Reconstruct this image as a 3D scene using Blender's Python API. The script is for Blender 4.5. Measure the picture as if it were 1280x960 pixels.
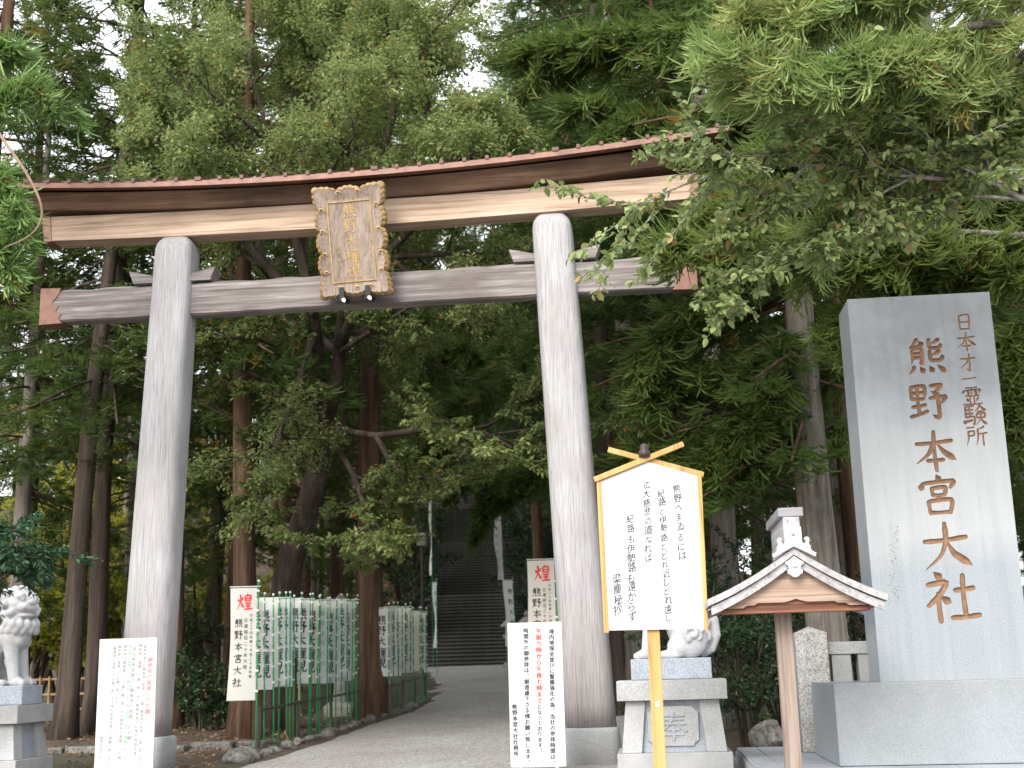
import bpy, bmesh, math, random
import numpy as np
from mathutils import Vector, Matrix

# ------------------------------------------------------------------ scene
for o in list(bpy.data.objects):
    bpy.data.objects.remove(o)
scene = bpy.context.scene
COL = scene.collection
PI = math.pi

# ------------------------------------------------------------------ camera
CAM_LOC = Vector((0.0, 0.0, 1.6))
PITCH, YAW, ROLL, FPX = math.radians(12.7), math.radians(5.75), math.radians(1.5), 1600.0
c_f = Vector((-math.sin(YAW) * math.cos(PITCH), math.cos(YAW) * math.cos(PITCH), math.sin(PITCH)))
c_r0 = Vector((math.cos(YAW), math.sin(YAW), 0.0))
c_u0 = c_r0.cross(c_f)
c_r = c_r0 * math.cos(ROLL) - c_u0 * math.sin(ROLL)
c_u = c_u0 * math.cos(ROLL) + c_r0 * math.sin(ROLL)
cam_data = bpy.data.cameras.new("camera")
cam_data.sensor_width = 36.0
cam_data.lens = FPX / 1280.0 * 36.0
cam_data.clip_start = 0.1
cam_data.clip_end = 2000.0
cam_data.dof.use_dof = True
cam_data.dof.focus_distance = 12.0
cam_data.dof.aperture_fstop = 2.2
cam = bpy.data.objects.new("camera", cam_data)
COL.objects.link(cam)
m3 = Matrix((c_r, c_u, -c_f)).transposed()
cam.matrix_world = Matrix.Translation(CAM_LOC) @ m3.to_4x4()
scene.camera = cam

# ------------------------------------------------------------------ sky, sun, exposure
SUN_ELEV, SUN_AZ = math.radians(32.0), math.radians(196.0)    # azimuth clockwise from +Y: behind the camera, a little to the left
world = bpy.data.worlds.new("World")
scene.world = world
world.use_nodes = True
wn = world.node_tree
wn.nodes.clear()
w_out = wn.nodes.new("ShaderNodeOutputWorld")
w_bg = wn.nodes.new("ShaderNodeBackground")
w_sky = wn.nodes.new("ShaderNodeTexSky")
w_sky.sky_type = 'NISHITA'
w_sky.sun_disc = False
w_sky.sun_elevation = SUN_ELEV
w_sky.sun_rotation = SUN_AZ
w_sky.air_density = 1.0
w_sky.dust_density = 5.0
w_sky.ozone_density = 1.0
w_bg.inputs['Strength'].default_value = 0.15
w_mix = wn.nodes.new("ShaderNodeMix")            # thin bright overcast over the blue
w_mix.data_type = 'RGBA'
w_mix.inputs[0].default_value = 0.82
w_mix.inputs[7].default_value = (6.0, 6.05, 6.1, 1.0)
wn.links.new(w_sky.outputs[0], w_mix.inputs[6])
wn.links.new(w_mix.outputs[2], w_bg.inputs[0])
wn.links.new(w_bg.outputs[0], w_out.inputs[0])
sun_data = bpy.data.lights.new("sun", 'SUN')
sun_data.energy = 1.0
sun_data.angle = math.radians(24.0)
sun_data.color = (1.0, 0.95, 0.88)
sun = bpy.data.objects.new("sun", sun_data)
COL.objects.link(sun)
sdir = Vector((math.sin(SUN_AZ) * math.cos(SUN_ELEV), math.cos(SUN_AZ) * math.cos(SUN_ELEV), math.sin(SUN_ELEV)))
sun.rotation_euler = sdir.to_track_quat('Z', 'Y').to_euler()
sun.location = sdir * 60
scene.view_settings.view_transform = 'Standard'
scene.view_settings.look = 'None'
scene.view_settings.gamma = 1.0
scene.view_settings.use_curve_mapping = False
scene.view_settings.exposure = 1.66

scene.cycles.max_bounces = 6
scene.cycles.diffuse_bounces = 3
scene.cycles.transmission_bounces = 4
scene.cycles.use_denoising = True

# ------------------------------------------------------------------ helpers
SLOPE = 0.0385
def gz(x, y):
    """height of the ground: a gentle rise to the foot of the stairs, a hill beyond"""
    z = SLOPE * max(y, -20.0)
    t = min(max((y - 49.5) / 45.0, 0.0), 1.0)
    w = 1.0 / (1.0 + math.exp((x + 1.0) / 5.0))
    z += (0.25 + 0.75 * w) * 12.5 * (t * t * (3 - 2 * t)) * 0.95
    return z

def at(u, v, Y):
    """the point at depth Y that the lens shows at (u, v) of the 1280 x 960 photograph"""
    d = c_f + c_r * ((u - 640) / FPX) - c_u * ((v - 480) / FPX)
    return CAM_LOC + d * (Y / d.y)

class Geo:
    def __init__(self):
        self.v, self.f = [], []
    def add(self, vs, fs):
        b = len(self.v)
        self.v += [tuple(p) for p in vs]
        self.f += [tuple(i + b for i in f) for f in fs]
        return self
    def box(self, x0, x1, y0, y1, z0, z1):
        vs = [(x, y, z) for z in (z0, z1) for y in (y0, y1) for x in (x0, x1)]
        return self.add(vs, [(0, 2, 3, 1), (4, 5, 7, 6), (0, 1, 5, 4), (2, 6, 7, 3), (0, 4, 6, 2), (1, 3, 7, 5)])
    def frustum(self, cx, cy, hx0, hy0, hx1, hy1, z0, z1):
        vs = [(cx + sx * hx, cy + sy * hy, z) for (hx, hy, z) in ((hx0, hy0, z0), (hx1, hy1, z1)) for sy in (-1, 1) for sx in (-1, 1)]
        return self.add(vs, [(0, 2, 3, 1), (4, 5, 7, 6), (0, 1, 5, 4), (2, 6, 7, 3), (0, 4, 6, 2), (1, 3, 7, 5)])
    def rings(self, rings, cap=True):
        n = len(rings[0])
        vs = [p for r in rings for p in r]
        fs = []
        for i in range(len(rings) - 1):
            for j in range(n):
                k = (j + 1) % n
                fs.append((i * n + j, i * n + k, (i + 1) * n + k, (i + 1) * n + j))
        if cap:
            fs.append(tuple(range(n - 1, -1, -1)))
            fs.append(tuple((len(rings) - 1) * n + j for j in range(n)))
        return self.add(vs, fs)
    def tube(self, pts, rad, n=8, cap=True, wob=0.0, rng=None):
        pts = [Vector(p) for p in pts]
        if not hasattr(rad, '__len__'):
            rad = [rad] * len(pts)
        up = Vector((0, 0, 1)); rings = []
        prev = None
        for i, p in enumerate(pts):
            d = (pts[min(i + 1, len(pts) - 1)] - pts[max(i - 1, 0)])
            d = d.normalized() if d.length > 1e-9 else Vector((0, 0, 1))
            if prev is None:
                a = up if abs(d.dot(up)) < 0.9 else Vector((1, 0, 0))
                s = d.cross(a).normalized()
            else:
                s = (prev - d * prev.dot(d)).normalized()
            prev = s
            t = d.cross(s)
            r = []
            for j in range(n):
                q = 2 * PI * j / n
                k = rad[i] * (1 + (rng.uniform(-wob, wob) if wob else 0))
                r.append(p + (s * math.cos(q) + t * math.sin(q)) * k)
            rings.append(r)
        return self.rings(rings, cap)
    def prism(self, poly, fn0, fn1):
        """poly: 2-D outline; fn0 / fn1 map (a, b) to the front and back vertex"""
        n = len(poly)
        vs = [fn0(*p) for p in poly] + [fn1(*p) for p in poly]
        fs = [tuple(range(n)), tuple(range(2 * n - 1, n - 1, -1))]
        fs += [(i, i + n, (i + 1) % n + n, (i + 1) % n) for i in range(n)]
        return self.add(vs, fs)
    def lathe(self, prof, n=16, c=(0, 0, 0)):
        rings = [[(c[0] + r * math.cos(2 * PI * j / n), c[1] + r * math.sin(2 * PI * j / n), c[2] + z) for j in range(n)] for r, z in prof]
        return self.rings(rings)
    def ball(self, c, r, nu=10, nv=7):
        if not hasattr(r, '__len__'):
            r = (r, r, r)
        rings = []
        for i in range(nv):
            th = PI * (i + 0.5) / nv
            rings.append([(c[0] + r[0] * math.sin(th) * math.cos(2 * PI * j / nu), c[1] + r[1] * math.sin(th) * math.sin(2 * PI * j / nu), c[2] - r[2] * math.cos(th)) for j in range(nu)])
        return self.rings(rings)

def link(o, parent=None):
    COL.objects.link(o)
    if parent is not None:
        o.parent = parent
    return o

def mesh_of(name, geo, mat, smooth=False):
    me = bpy.data.meshes.new(name)
    me.from_pydata([tuple(p) for p in geo.v], [], geo.f)
    if mat:
        me.materials.append(mat)
    bm = bmesh.new(); bm.from_mesh(me)
    bmesh.ops.recalc_face_normals(bm, faces=bm.faces)
    bm.to_mesh(me); bm.free()
    if smooth:
        for p in me.polygons:
            p.use_smooth = True
    me.update()
    return me

def obj(name, geo, mat, parent=None, smooth=False, bev=0.0, world=False, label=None, segs=2):
    """one mesh object; world=True: the shape is given in world coordinates"""
    if world and parent is not None:
        o0 = parent.matrix_basis.translation
        p = parent
        while p.parent is not None:
            p = p.parent; o0 = o0 + p.matrix_basis.translation
        geo.v = [(x - o0.x, y - o0.y, z - o0.z) for x, y, z in geo.v]
    o = bpy.data.objects.new(name, mesh_of(name, geo, mat, smooth))
    link(o, parent)
    if bev:
        md = o.modifiers.new("bevel", 'BEVEL'); md.width = bev; md.segments = segs; md.limit_method = 'ANGLE'; md.angle_limit = math.radians(40)
        for p in o.data.polygons:
            p.use_smooth = True
        md.harden_normals = True
    if label:
        o["label"] = label
    return o

def tag(o, label, cat, group=None):
    o["label"] = label; o["category"] = cat
    if group:
        o["group"] = group
    return o

def thing(name, label, cat, loc=(0, 0, 0), rotz=0.0, group=None):
    o = bpy.data.objects.new(name, None)
    o.empty_display_size = 0.2
    o.location = loc; o.rotation_euler = (0, 0, rotz)
    link(o)
    return tag(o, label, cat, group)

def structure(o):
    o["kind"] = "structure"
    return o

def stuff(o):
    o["kind"] = "stuff"
    return o

def copy_tree(src, loc, rotz, scale=1.0, label=None, group=None):
    def cp(s, par):
        c = s.copy()
        COL.objects.link(c)
        c.parent = par
        for ch in s.children:
            cp(ch, c)
        return c
    r = cp(src, None)
    r.location = loc; r.rotation_euler = (0, 0, rotz); r.scale = (scale, scale, scale) if not hasattr(scale, '__len__') else scale
    if label: r["label"] = label
    if group: r["group"] = group
    return r

# ------------------------------------------------------------------ materials
def new_mat(name):
    m = bpy.data.materials.new(name)
    m.use_nodes = True
    nt = m.node_tree
    return m, nt, nt.nodes['Principled BSDF']

def N(nt, kind, **kw):
    n = nt.nodes.new(kind)
    for k, v in kw.items():
        if k.startswith('i_'):
            n.inputs[k[2:].replace('_', ' ')].default_value = v
        else:
            setattr(n, k, v)
    return n

def coords(nt, scale=(1, 1, 1), rot=(0, 0, 0)):
    tc = N(nt, 'ShaderNodeTexCoord')
    mp = N(nt, 'ShaderNodeMapping')
    mp.inputs['Scale'].default_value = scale
    mp.inputs['Rotation'].default_value = rot
    nt.links.new(tc.outputs['Object'], mp.inputs[0])
    return mp.outputs[0]

def ramp(nt, fac, stops):
    r = N(nt, 'ShaderNodeValToRGB')
    el = r.color_ramp.elements
    while len(el) < len(stops):
        el.new(0.5)
    for e, (p, c) in zip(el, stops):
        e.position = p; e.color = (c[0], c[1], c[2], 1)
    nt.links.new(fac, r.inputs[0])
    return r.outputs[0]

def noise(nt, vec, scale, detail=6, rough=0.6):
    n = N(nt, 'ShaderNodeTexNoise')
    n.inputs['Scale'].default_value = scale
    n.inputs['Detail'].default_value = detail
    n.inputs['Roughness'].default_value = rough
    nt.links.new(vec, n.inputs['Vector'])
    return n.outputs['Fac']

def mixc(nt, fac, a, b, mode='MIX'):
    n = N(nt, 'ShaderNodeMix', data_type='RGBA', blend_type=mode)
    for sock, val in ((n.inputs[0], fac), (n.inputs[6], a), (n.inputs[7], b)):
        if hasattr(val, 'links') or hasattr(val, 'is_linked'):
            nt.links.new(val, sock)
        elif hasattr(val, '__len__'):
            sock.default_value = (val[0], val[1], val[2], 1)
        else:
            sock.default_value = val
    return n.outputs[2]

def bump(nt, bsdf, h, strength=0.3, dist=0.01):
    b = N(nt, 'ShaderNodeBump')
    b.inputs['Strength'].default_value = strength
    b.inputs['Distance'].default_value = dist
    nt.links.new(h, b.inputs['Height'])
    nt.links.new(b.outputs[0], bsdf.inputs['Normal'])

def plain(name, col, rough=0.6, var=0.12, sc=6.0, metallic=0.0, bmp=0.0):
    m, nt, b = new_mat(name)
    v = coords(nt)
    f = noise(nt, v, sc, 5)
    lo = [c * (1 - var) for c in col]; hi = [min(c * (1 + var), 1) for c in col]
    nt.links.new(ramp(nt, f, [(0.3, lo), (0.7, hi)]), b.inputs['Base Color'])
    b.inputs['Roughness'].default_value = rough
    b.inputs['Metallic'].default_value = metallic
    if bmp:
        bump(nt, b, noise(nt, v, sc * 8, 4), bmp, 0.005)
    return m

def wood(name, stops, axis='Z', fine=38.0, rough=0.75, bmp=0.35, blotch=None, blot_sc=1.5, blot=(0.45, 0.7), foot=False):
    """grain drawn out along one axis; blotch: a second colour in weathered patches"""
    m, nt, b = new_mat(name)
    s = {'Z': (1, 1, 0.035), 'X': (0.035, 1, 1), 'Y': (1, 0.035, 1)}[axis]
    v = coords(nt, s)
    f = noise(nt, v, fine, 7, 0.65)
    f2 = noise(nt, coords(nt, tuple(0.25 if k < 1 else 1 for k in s)), 2.4, 4)
    c = ramp(nt, f, stops)
    c = mixc(nt, 0.45, c, ramp(nt, f2, [(0.3, (0.62, 0.62, 0.62)), (0.7, (1.3, 1.3, 1.3))]), 'MULTIPLY')
    if blotch:
        f3 = noise(nt, coords(nt, tuple(0.45 if k < 1 else 1 for k in s)), blot_sc, 5, 0.6)
        c = mixc(nt, ramp(nt, f3, [(blot[0], (0, 0, 0)), (blot[1], (1, 1, 1))]), c, blotch)
    if foot:
        # splash-stained, browner timber towards the foot
        sp = N(nt, 'ShaderNodeSeparateXYZ'); nt.links.new(coords(nt), sp.inputs[0])
        mr = N(nt, 'ShaderNodeMath', operation='MULTIPLY_ADD'); mr.inputs[1].default_value = 1.6
        nt.links.new(f2, mr.inputs[0]); nt.links.new(sp.outputs['Z'], mr.inputs[2])
        mq = N(nt, 'ShaderNodeMapRange'); mq.inputs[1].default_value = 0.9; mq.inputs[2].default_value = 3.2; mq.inputs[3].default_value = 0.7; mq.inputs[4].default_value = 0.0
        nt.links.new(mr.outputs[0], mq.inputs[0])
        c = mixc(nt, mq.outputs[0], c, mixc(nt, 1.0, c, (0.80, 0.68, 0.60), 'MULTIPLY'))
    # checks: long thin dark splits in the grain
    f4 = noise(nt, coords(nt, tuple(0.012 if k < 1 else 1 for k in s)), fine * 0.42, 3, 0.5)
    crack = ramp(nt, f4, [(0.485, (1, 1, 1)), (0.5, (0.45, 0.43, 0.42)), (0.515, (1, 1, 1))])
    c = mixc(nt, 0.7, c, crack, 'MULTIPLY')
    nt.links.new(c, b.inputs['Base Color'])
    b.inputs['Roughness'].default_value = rough
    b.inputs['Specular IOR Level'].default_value = 0.25
    bump(nt, b, f, bmp, 0.01)
    return m

def granite(name, col, speck=0.35, sc=140.0, rough=0.7, stain=0.15, stain_sc=1.3, spec=0.4, bmp=0.15):
    m, nt, b = new_mat(name)
    v = coords(nt)
    f = noise(nt, v, sc, 2, 0.5)
    lo = [c * (1 - speck) for c in col]; hi = [min(c * (1 + speck * 0.7), 1) for c in col]
    c = ramp(nt, f, [(0.32, lo), (0.5, col), (0.68, hi)])
    f2 = noise(nt, v, stain_sc, 6, 0.62)
    k = 1 - stain
    c = mixc(nt, 1.0, c, ramp(nt, f2, [(0.34, (k, k, k * 0.98)), (0.62, (1.06, 1.06, 1.07))]), 'MULTIPLY')
    nt.links.new(c, b.inputs['Base Color'])
    b.inputs['Roughness'].default_value = rough
    b.inputs['Specular IOR Level'].default_value = spec
    if bmp:
        bump(nt, b, f, bmp, 0.004)
    return m

def leaf_mat(name, stops, trans=0.35, rough=0.55, spec=0.25):
    """leaf colour from the mesh attribute 'tint' (age and dryness of each leaf), plus a shift from tree to tree"""
    m, nt, b = new_mat(name)
    a = N(nt, 'ShaderNodeAttribute', attribute_name='tint')
    oi = N(nt, 'ShaderNodeObjectInfo')
    c = ramp(nt, a.outputs['Fac'], stops)
    hs = N(nt, 'ShaderNodeHueSaturation')
    mr = N(nt, 'ShaderNodeMapRange')
    mr.inputs[3].default_value = 0.485; mr.inputs[4].default_value = 0.515
    nt.links.new(oi.outputs['Random'], mr.inputs[0])
    nt.links.new(mr.outputs[0], hs.inputs['Hue'])
    nt.links.new(c, hs.inputs['Color'])
    b.inputs['Roughness'].default_value = rough
    b.inputs['Specular IOR Level'].default_value = spec
    nt.links.new(hs.outputs[0], b.inputs['Base Color'])
    tr = N(nt, 'ShaderNodeBsdfTranslucent')
    nt.links.new(hs.outputs[0], tr.inputs[0])
    mx = N(nt, 'ShaderNodeMixShader')
    mx.inputs[0].default_value = trans
    nt.links.new(b.outputs[0], mx.inputs[1]); nt.links.new(tr.outputs[0], mx.inputs[2])
    nt.links.new(mx.outputs[0], nt.nodes['Material Output'].inputs[0])
    return m

def bark(name, stops, sc=9.0, moss=None):
    m, nt, b = new_mat(name)
    f = noise(nt, coords(nt, (1, 1, 0.06)), sc, 7, 0.68)
    c = ramp(nt, f, stops)
    f2 = noise(nt, coords(nt, (1, 1, 0.3)), 1.6, 5)
    c = mixc(nt, 0.6, c, ramp(nt, f2, [(0.3, (0.6, 0.6, 0.6)), (0.7, (1.35, 1.3, 1.25))]), 'MULTIPLY')
    if moss:
        f3 = noise(nt, coords(nt, (1, 1, 0.5)), 2.6, 6, 0.7)
        c = mixc(nt, ramp(nt, f3, [(0.52, (0, 0, 0)), (0.66, (0.8, 0.8, 0.8))]), c, moss)
    nt.links.new(c, b.inputs['Base Color'])
    b.inputs['Roughness'].default_value = 0.9
    b.inputs['Specular IOR Level'].default_value = 0.1
    bump(nt, b, f, 0.9, 0.03)
    return m

M = {}
M['pillar'] = wood('weathered_grey_wood', [(0.25, (0.21, 0.205, 0.215)), (0.5, (0.335, 0.335, 0.35)), (0.75, (0.43, 0.43, 0.455))], 'Z', 75, blotch=(0.27, 0.25, 0.245), blot=(0.5, 0.8), foot=True)
M['nuki'] = wood('weathered_brown_grey_wood', [(0.3, (0.10, 0.087, 0.082)), (0.52, (0.21, 0.19, 0.185)), (0.75, (0.40, 0.385, 0.39))], 'X', 26, blotch=(0.12, 0.10, 0.095), blot=(0.5, 0.72), blot_sc=2.2)
M['lintel'] = wood('pale_tan_wood', [(0.3, (0.24, 0.165, 0.12)), (0.5, (0.44, 0.33, 0.25)), (0.7, (0.55, 0.44, 0.35))], 'X', 22, bmp=0.2, blotch=(0.25, 0.17, 0.12), blot=(0.52, 0.78), blot_sc=1.0)
M['kasagi'] = wood('dark_stained_wood', [(0.3, (0.15, 0.09, 0.062)), (0.55, (0.27, 0.17, 0.12)), (0.75, (0.40, 0.27, 0.195))], 'X', 20, blotch=(0.06, 0.04, 0.032), blot=(0.46, 0.68), blot_sc=0.7)
M['copper'] = plain('copper_sheet', (0.17, 0.085, 0.065), 0.5, 0.35, 5.0, 0.25, 0.1)
M['copper_light'] = plain('copper_rib', (0.10, 0.05, 0.04), 0.55, 0.3, 5.0, 0.25)
M['plaque'] = wood('plaque_wood', [(0.3, (0.17, 0.13, 0.105)), (0.5, (0.255, 0.205, 0.17)), (0.72, (0.33, 0.275, 0.235))], 'Z', 24, bmp=0.12)
M['gold'] = plain('gilding', (0.27, 0.175, 0.075), 0.5, 0.45, 18.0, 0.2)
M['gold_text'] = plain('gilt_lettering', (0.38, 0.25, 0.10), 0.5, 0.3, 18.0, 0.2)
M['iron'] = plain('black_iron', (0.02, 0.022, 0.025), 0.5)
M['tipwhite'] = plain('white_paint_tip', (0.75, 0.75, 0.76), 0.5)
M['granite'] = granite('pale_granite', (0.36, 0.37, 0.38), 0.30, 130.0, 0.8, 0.2, 1.8)
M['granite_old'] = granite('mottled_granite', (0.37, 0.37, 0.36), 0.5, 60.0, 0.85, 0.3, 5.0)
M['statue'] = granite('statue_granite', (0.45, 0.46, 0.48), 0.2, 130.0, 0.8, 0.25, 3.0)
M['plinth_blue'] = granite('blue_grey_granite', (0.31, 0.35, 0.40), 0.3, 90.0, 0.7, 0.2, 2.0)
M['carved'] = plain('brown_carving_paint', (0.215, 0.125, 0.075), 0.7, 0.3, 14.0, 0, 0.2)
M['moss'] = plain('moss_in_carving', (0.16, 0.17, 0.11), 0.9)
M['chalk'] = plain('pale_side_carving', (0.5, 0.5, 0.47), 0.9)
M['board_white'] = plain('white_board', (0.56, 0.56, 0.565), 0.4, 0.02, 2.0)
M['board_frame'] = wood('new_cypress_wood', [(0.3, (0.40, 0.235, 0.085)), (0.5, (0.48, 0.295, 0.115)), (0.72, (0.55, 0.36, 0.16))], 'Z', 20, bmp=0.1)
M['ornament'] = plain('dark_plum_wood', (0.035, 0.02, 0.022), 0.5)
M['ink'] = plain('black_ink', (0.025, 0.025, 0.03), 0.7)
M['ink_soft'] = plain('faded_blue_black_ink', (0.025, 0.027, 0.036), 0.7)
M['ink_faint'] = plain('pale_print', (0.27, 0.28, 0.30), 0.7)
M['red'] = plain('red_print', (0.62, 0.03, 0.03), 0.6)
M['pink'] = plain('faded_red_print', (0.66, 0.20, 0.22), 0.6)
M['greenprint'] = plain('green_print', (0.25, 0.55, 0.34), 0.7)
M['post_wood'] = wood('roof_post_wood', [(0.3, (0.17, 0.13, 0.11)), (0.5, (0.27, 0.215, 0.185)), (0.72, (0.35, 0.295, 0.26))], 'Z', 26, bmp=0.2)
M['gable_wood'] = wood('gable_wood', [(0.3, (0.24, 0.16, 0.125)), (0.5, (0.34, 0.245, 0.195)), (0.72, (0.42, 0.325, 0.265))], 'X', 18, bmp=0.2)
M['beam_wood'] = wood('red_brown_beam_wood', [(0.3, (0.12, 0.05, 0.03)), (0.5, (0.20, 0.09, 0.06)), (0.72, (0.27, 0.14, 0.09))], 'X', 18, bmp=0.2)
M['silver_wood'] = wood('silvered_roof_wood', [(0.3, (0.25, 0.24, 0.25)), (0.5, (0.36, 0.355, 0.37)), (0.72, (0.46, 0.455, 0.475))], 'Y', 20, bmp=0.2)
M['pale_ornament'] = plain('pale_carved_wood', (0.48, 0.475, 0.485), 0.7, 0.15, 12)
M['zinc'] = plain('grey_ridge_sheet', (0.22, 0.22, 0.24), 0.5, 0.2, 6)
M['greenpole'] = plain('green_pole_paint', (0.02, 0.30, 0.11), 0.45, 0.15, 3)
M['whiteplastic'] = plain('white_plastic', (0.72, 0.75, 0.74), 0.5)
M['railbrown'] = plain('brown_rail_paint', (0.06, 0.045, 0.035), 0.6)
M['bamboo'] = plain('weathered_bamboo', (0.42, 0.28, 0.12), 0.6, 0.3, 5)
M['rock'] = granite('grey_rock', (0.17, 0.165, 0.15), 0.5, 22.0, 0.95, 0.45, 4.0, 0.2, 0.6)
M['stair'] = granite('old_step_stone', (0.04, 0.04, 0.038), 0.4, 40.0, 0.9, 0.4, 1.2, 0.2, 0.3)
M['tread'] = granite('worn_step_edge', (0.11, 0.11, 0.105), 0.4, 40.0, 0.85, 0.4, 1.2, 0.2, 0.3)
M['lantern'] = granite('lantern_stone', (0.24, 0.24, 0.23), 0.4, 60.0, 0.9, 0.35, 3.0, 0.2)
M['lamp_grey'] = plain('grey_lamp_box', (0.25, 0.26, 0.27), 0.5)
M['bark_red'] = bark('cedar_bark_red', [(0.3, (0.032, 0.021, 0.015)), (0.5, (0.085, 0.054, 0.037)), (0.72, (0.17, 0.11, 0.075))])
M['bark_grey'] = bark('cedar_bark_grey', [(0.3, (0.07, 0.06, 0.052)), (0.5, (0.17, 0.15, 0.135)), (0.72, (0.30, 0.28, 0.26))], 11, (0.22, 0.23, 0.20))
M['bark_pale'] = bark('cherry_bark', [(0.3, (0.045, 0.04, 0.037)), (0.5, (0.12, 0.105, 0.098)), (0.72, (0.30, 0.29, 0.28))], 14, (0.24, 0.24, 0.22))
M['bark_white'] = bark('cherry_branch_bark', [(0.3, (0.09, 0.08, 0.075)), (0.5, (0.25, 0.24, 0.23)), (0.72, (0.48, 0.47, 0.46))], 16)
M['bark_dark'] = bark('dark_bark', [(0.3, (0.025, 0.02, 0.017)), (0.5, (0.06, 0.048, 0.04)), (0.72, (0.12, 0.10, 0.085))])
M['twig'] = plain('dry_twig', (0.20, 0.14, 0.10), 0.9, 0.3, 8)
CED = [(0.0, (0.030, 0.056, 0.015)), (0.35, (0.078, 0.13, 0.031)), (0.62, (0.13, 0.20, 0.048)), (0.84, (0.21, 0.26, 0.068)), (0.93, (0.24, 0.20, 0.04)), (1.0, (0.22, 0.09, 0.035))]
M['cedar'] = leaf_mat('cedar_foliage', CED, 0.5)
M['cedar_near'] = leaf_mat('near_cedar_foliage', [(0.0, (0.04, 0.075, 0.02)), (0.35, (0.11, 0.185, 0.05)), (0.62, (0.20, 0.30, 0.09)), (0.84, (0.33, 0.41, 0.16)), (0.93, (0.30, 0.22, 0.04)), (1.0, (0.26, 0.10, 0.04))], 0.3)
M['broad'] = leaf_mat('broad_leaf', [(0.0, (0.07, 0.10, 0.03)), (0.4, (0.15, 0.20, 0.06)), (0.75, (0.26, 0.31, 0.115)), (0.94, (0.34, 0.37, 0.14)), (0.97, (0.40, 0.14, 0.04)), (1.0, (0.38, 0.10, 0.04))], 0.48)
M['cherry'] = leaf_mat('cherry_leaf', [(0.0, (0.09, 0.14, 0.04)), (0.4, (0.19, 0.25, 0.085)), (0.75, (0.29, 0.35, 0.14)), (0.95, (0.38, 0.40, 0.17)), (1.0, (0.42, 0.16, 0.05))], 0.35, 0.42, 0.4)
M['yellow'] = leaf_mat('sunlit_green_leaf', [(0.0, (0.16, 0.20, 0.03)), (0.5, (0.38, 0.40, 0.06)), (1.0, (0.60, 0.56, 0.10))], 0.55)  # yellow-green leaves with sunlight painted into their brightness
M['shrub'] = leaf_mat('dark_shrub_leaf', [(0.0, (0.010, 0.028, 0.012)), (0.5, (0.025, 0.062, 0.022)), (0.9, (0.05, 0.105, 0.032)), (1.0, (0.16, 0.14, 0.03))], 0.15, 0.45, 0.4)
M['shrub_blue'] = leaf_mat('blue_green_shrub_leaf', [(0.0, (0.012, 0.045, 0.025)), (0.5, (0.035, 0.095, 0.05)), (0.95, (0.08, 0.16, 0.08)), (1.0, (0.4, 0.12, 0.05))], 0.2, 0.4, 0.45)

M['litter'] = leaf_mat('dry_leaf', [(0.0, (0.1, 0.06, 0.03)), (0.9, (0.14, 0.08, 0.04)), (0.95, (0.24, 0.14, 0.07)), (1.0, (0.32, 0.20, 0.11))], 0.1)

def cloth_mat():
    m, nt, b = new_mat('white_banner_cloth')
    v = coords(nt)
    oi = N(nt, 'ShaderNodeObjectInfo')
    c = ramp(nt, oi.outputs['Random'], [(0.0, (0.74, 0.77, 0.80)), (0.55, (0.76, 0.77, 0.76)), (1.0, (0.76, 0.735, 0.66))])
    nt.links.new(c, b.inputs['Base Color'])
    b.inputs['Roughness'].default_value = 0.8
    tr = N(nt, 'ShaderNodeBsdfTranslucent'); nt.links.new(c, tr.inputs[0])
    mx = N(nt, 'ShaderNodeMixShader'); mx.inputs[0].default_value = 0.3
    nt.links.new(b.outputs[0], mx.inputs[1]); nt.links.new(tr.outputs[0], mx.inputs[2])
    nt.links.new(mx.outputs[0], nt.nodes['Material Output'].inputs[0])
    bump(nt, b, noise(nt, v, 9, 3), 0.15, 0.01)
    return m
M['cloth'] = cloth_mat()

def ground_mats():
    m, nt, b = new_mat('pale_gravel')
    v = coords(nt)
    vo = N(nt, 'ShaderNodeTexVoronoi'); vo.inputs['Scale'].default_value = 48.0
    nt.links.new(v, vo.inputs['Vector'])
    c = ramp(nt, vo.outputs['Color'], [(0.1, (0.17, 0.165, 0.16)), (0.5, (0.29, 0.285, 0.28)), (0.9, (0.43, 0.43, 0.43))])
    f = noise(nt, v, 0.55, 5)
    c = mixc(nt, 1.0, c, ramp(nt, f, [(0.35, (0.82, 0.78, 0.73)), (0.65, (1.06, 1.06, 1.07))]), 'MULTIPLY')
    f2 = noise(nt, coords(nt, (1.6, 0.5, 1)), 1.7, 5, 0.7)
    c = mixc(nt, ramp(nt, f2, [(0.6, (0, 0, 0)), (0.75, (0.45, 0.45, 0.45))]), c, (0.17, 0.13, 0.09))
    nt.links.new(c, b.inputs['Base Color'])
    b.inputs['Roughness'].default_value = 0.95
    bump(nt, b, vo.outputs['Distance'], 0.6, 0.012)
    g, nt, b = new_mat('forest_floor')
    v = coords(nt)
    f = noise(nt, v, 3.0, 8, 0.7)
    c = ramp(nt, f, [(0.3, (0.03, 0.02, 0.014)), (0.5, (0.075, 0.05, 0.034)), (0.7, (0.15, 0.105, 0.07))])
    f2 = noise(nt, v, 0.8, 4)
    c = mixc(nt, ramp(nt, f2, [(0.5, (0, 0, 0)), (0.7, (0.6, 0.6, 0.6))]), c, (0.035, 0.06, 0.02))
    nt.links.new(c, b.inputs['Base Color'])
    b.inputs['Roughness'].default_value = 0.95
    bump(nt, b, noise(nt, v, 18, 5, 0.7), 0.9, 0.05)
    return m, g
M['gravel'], M['floor'] = ground_mats()

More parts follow.
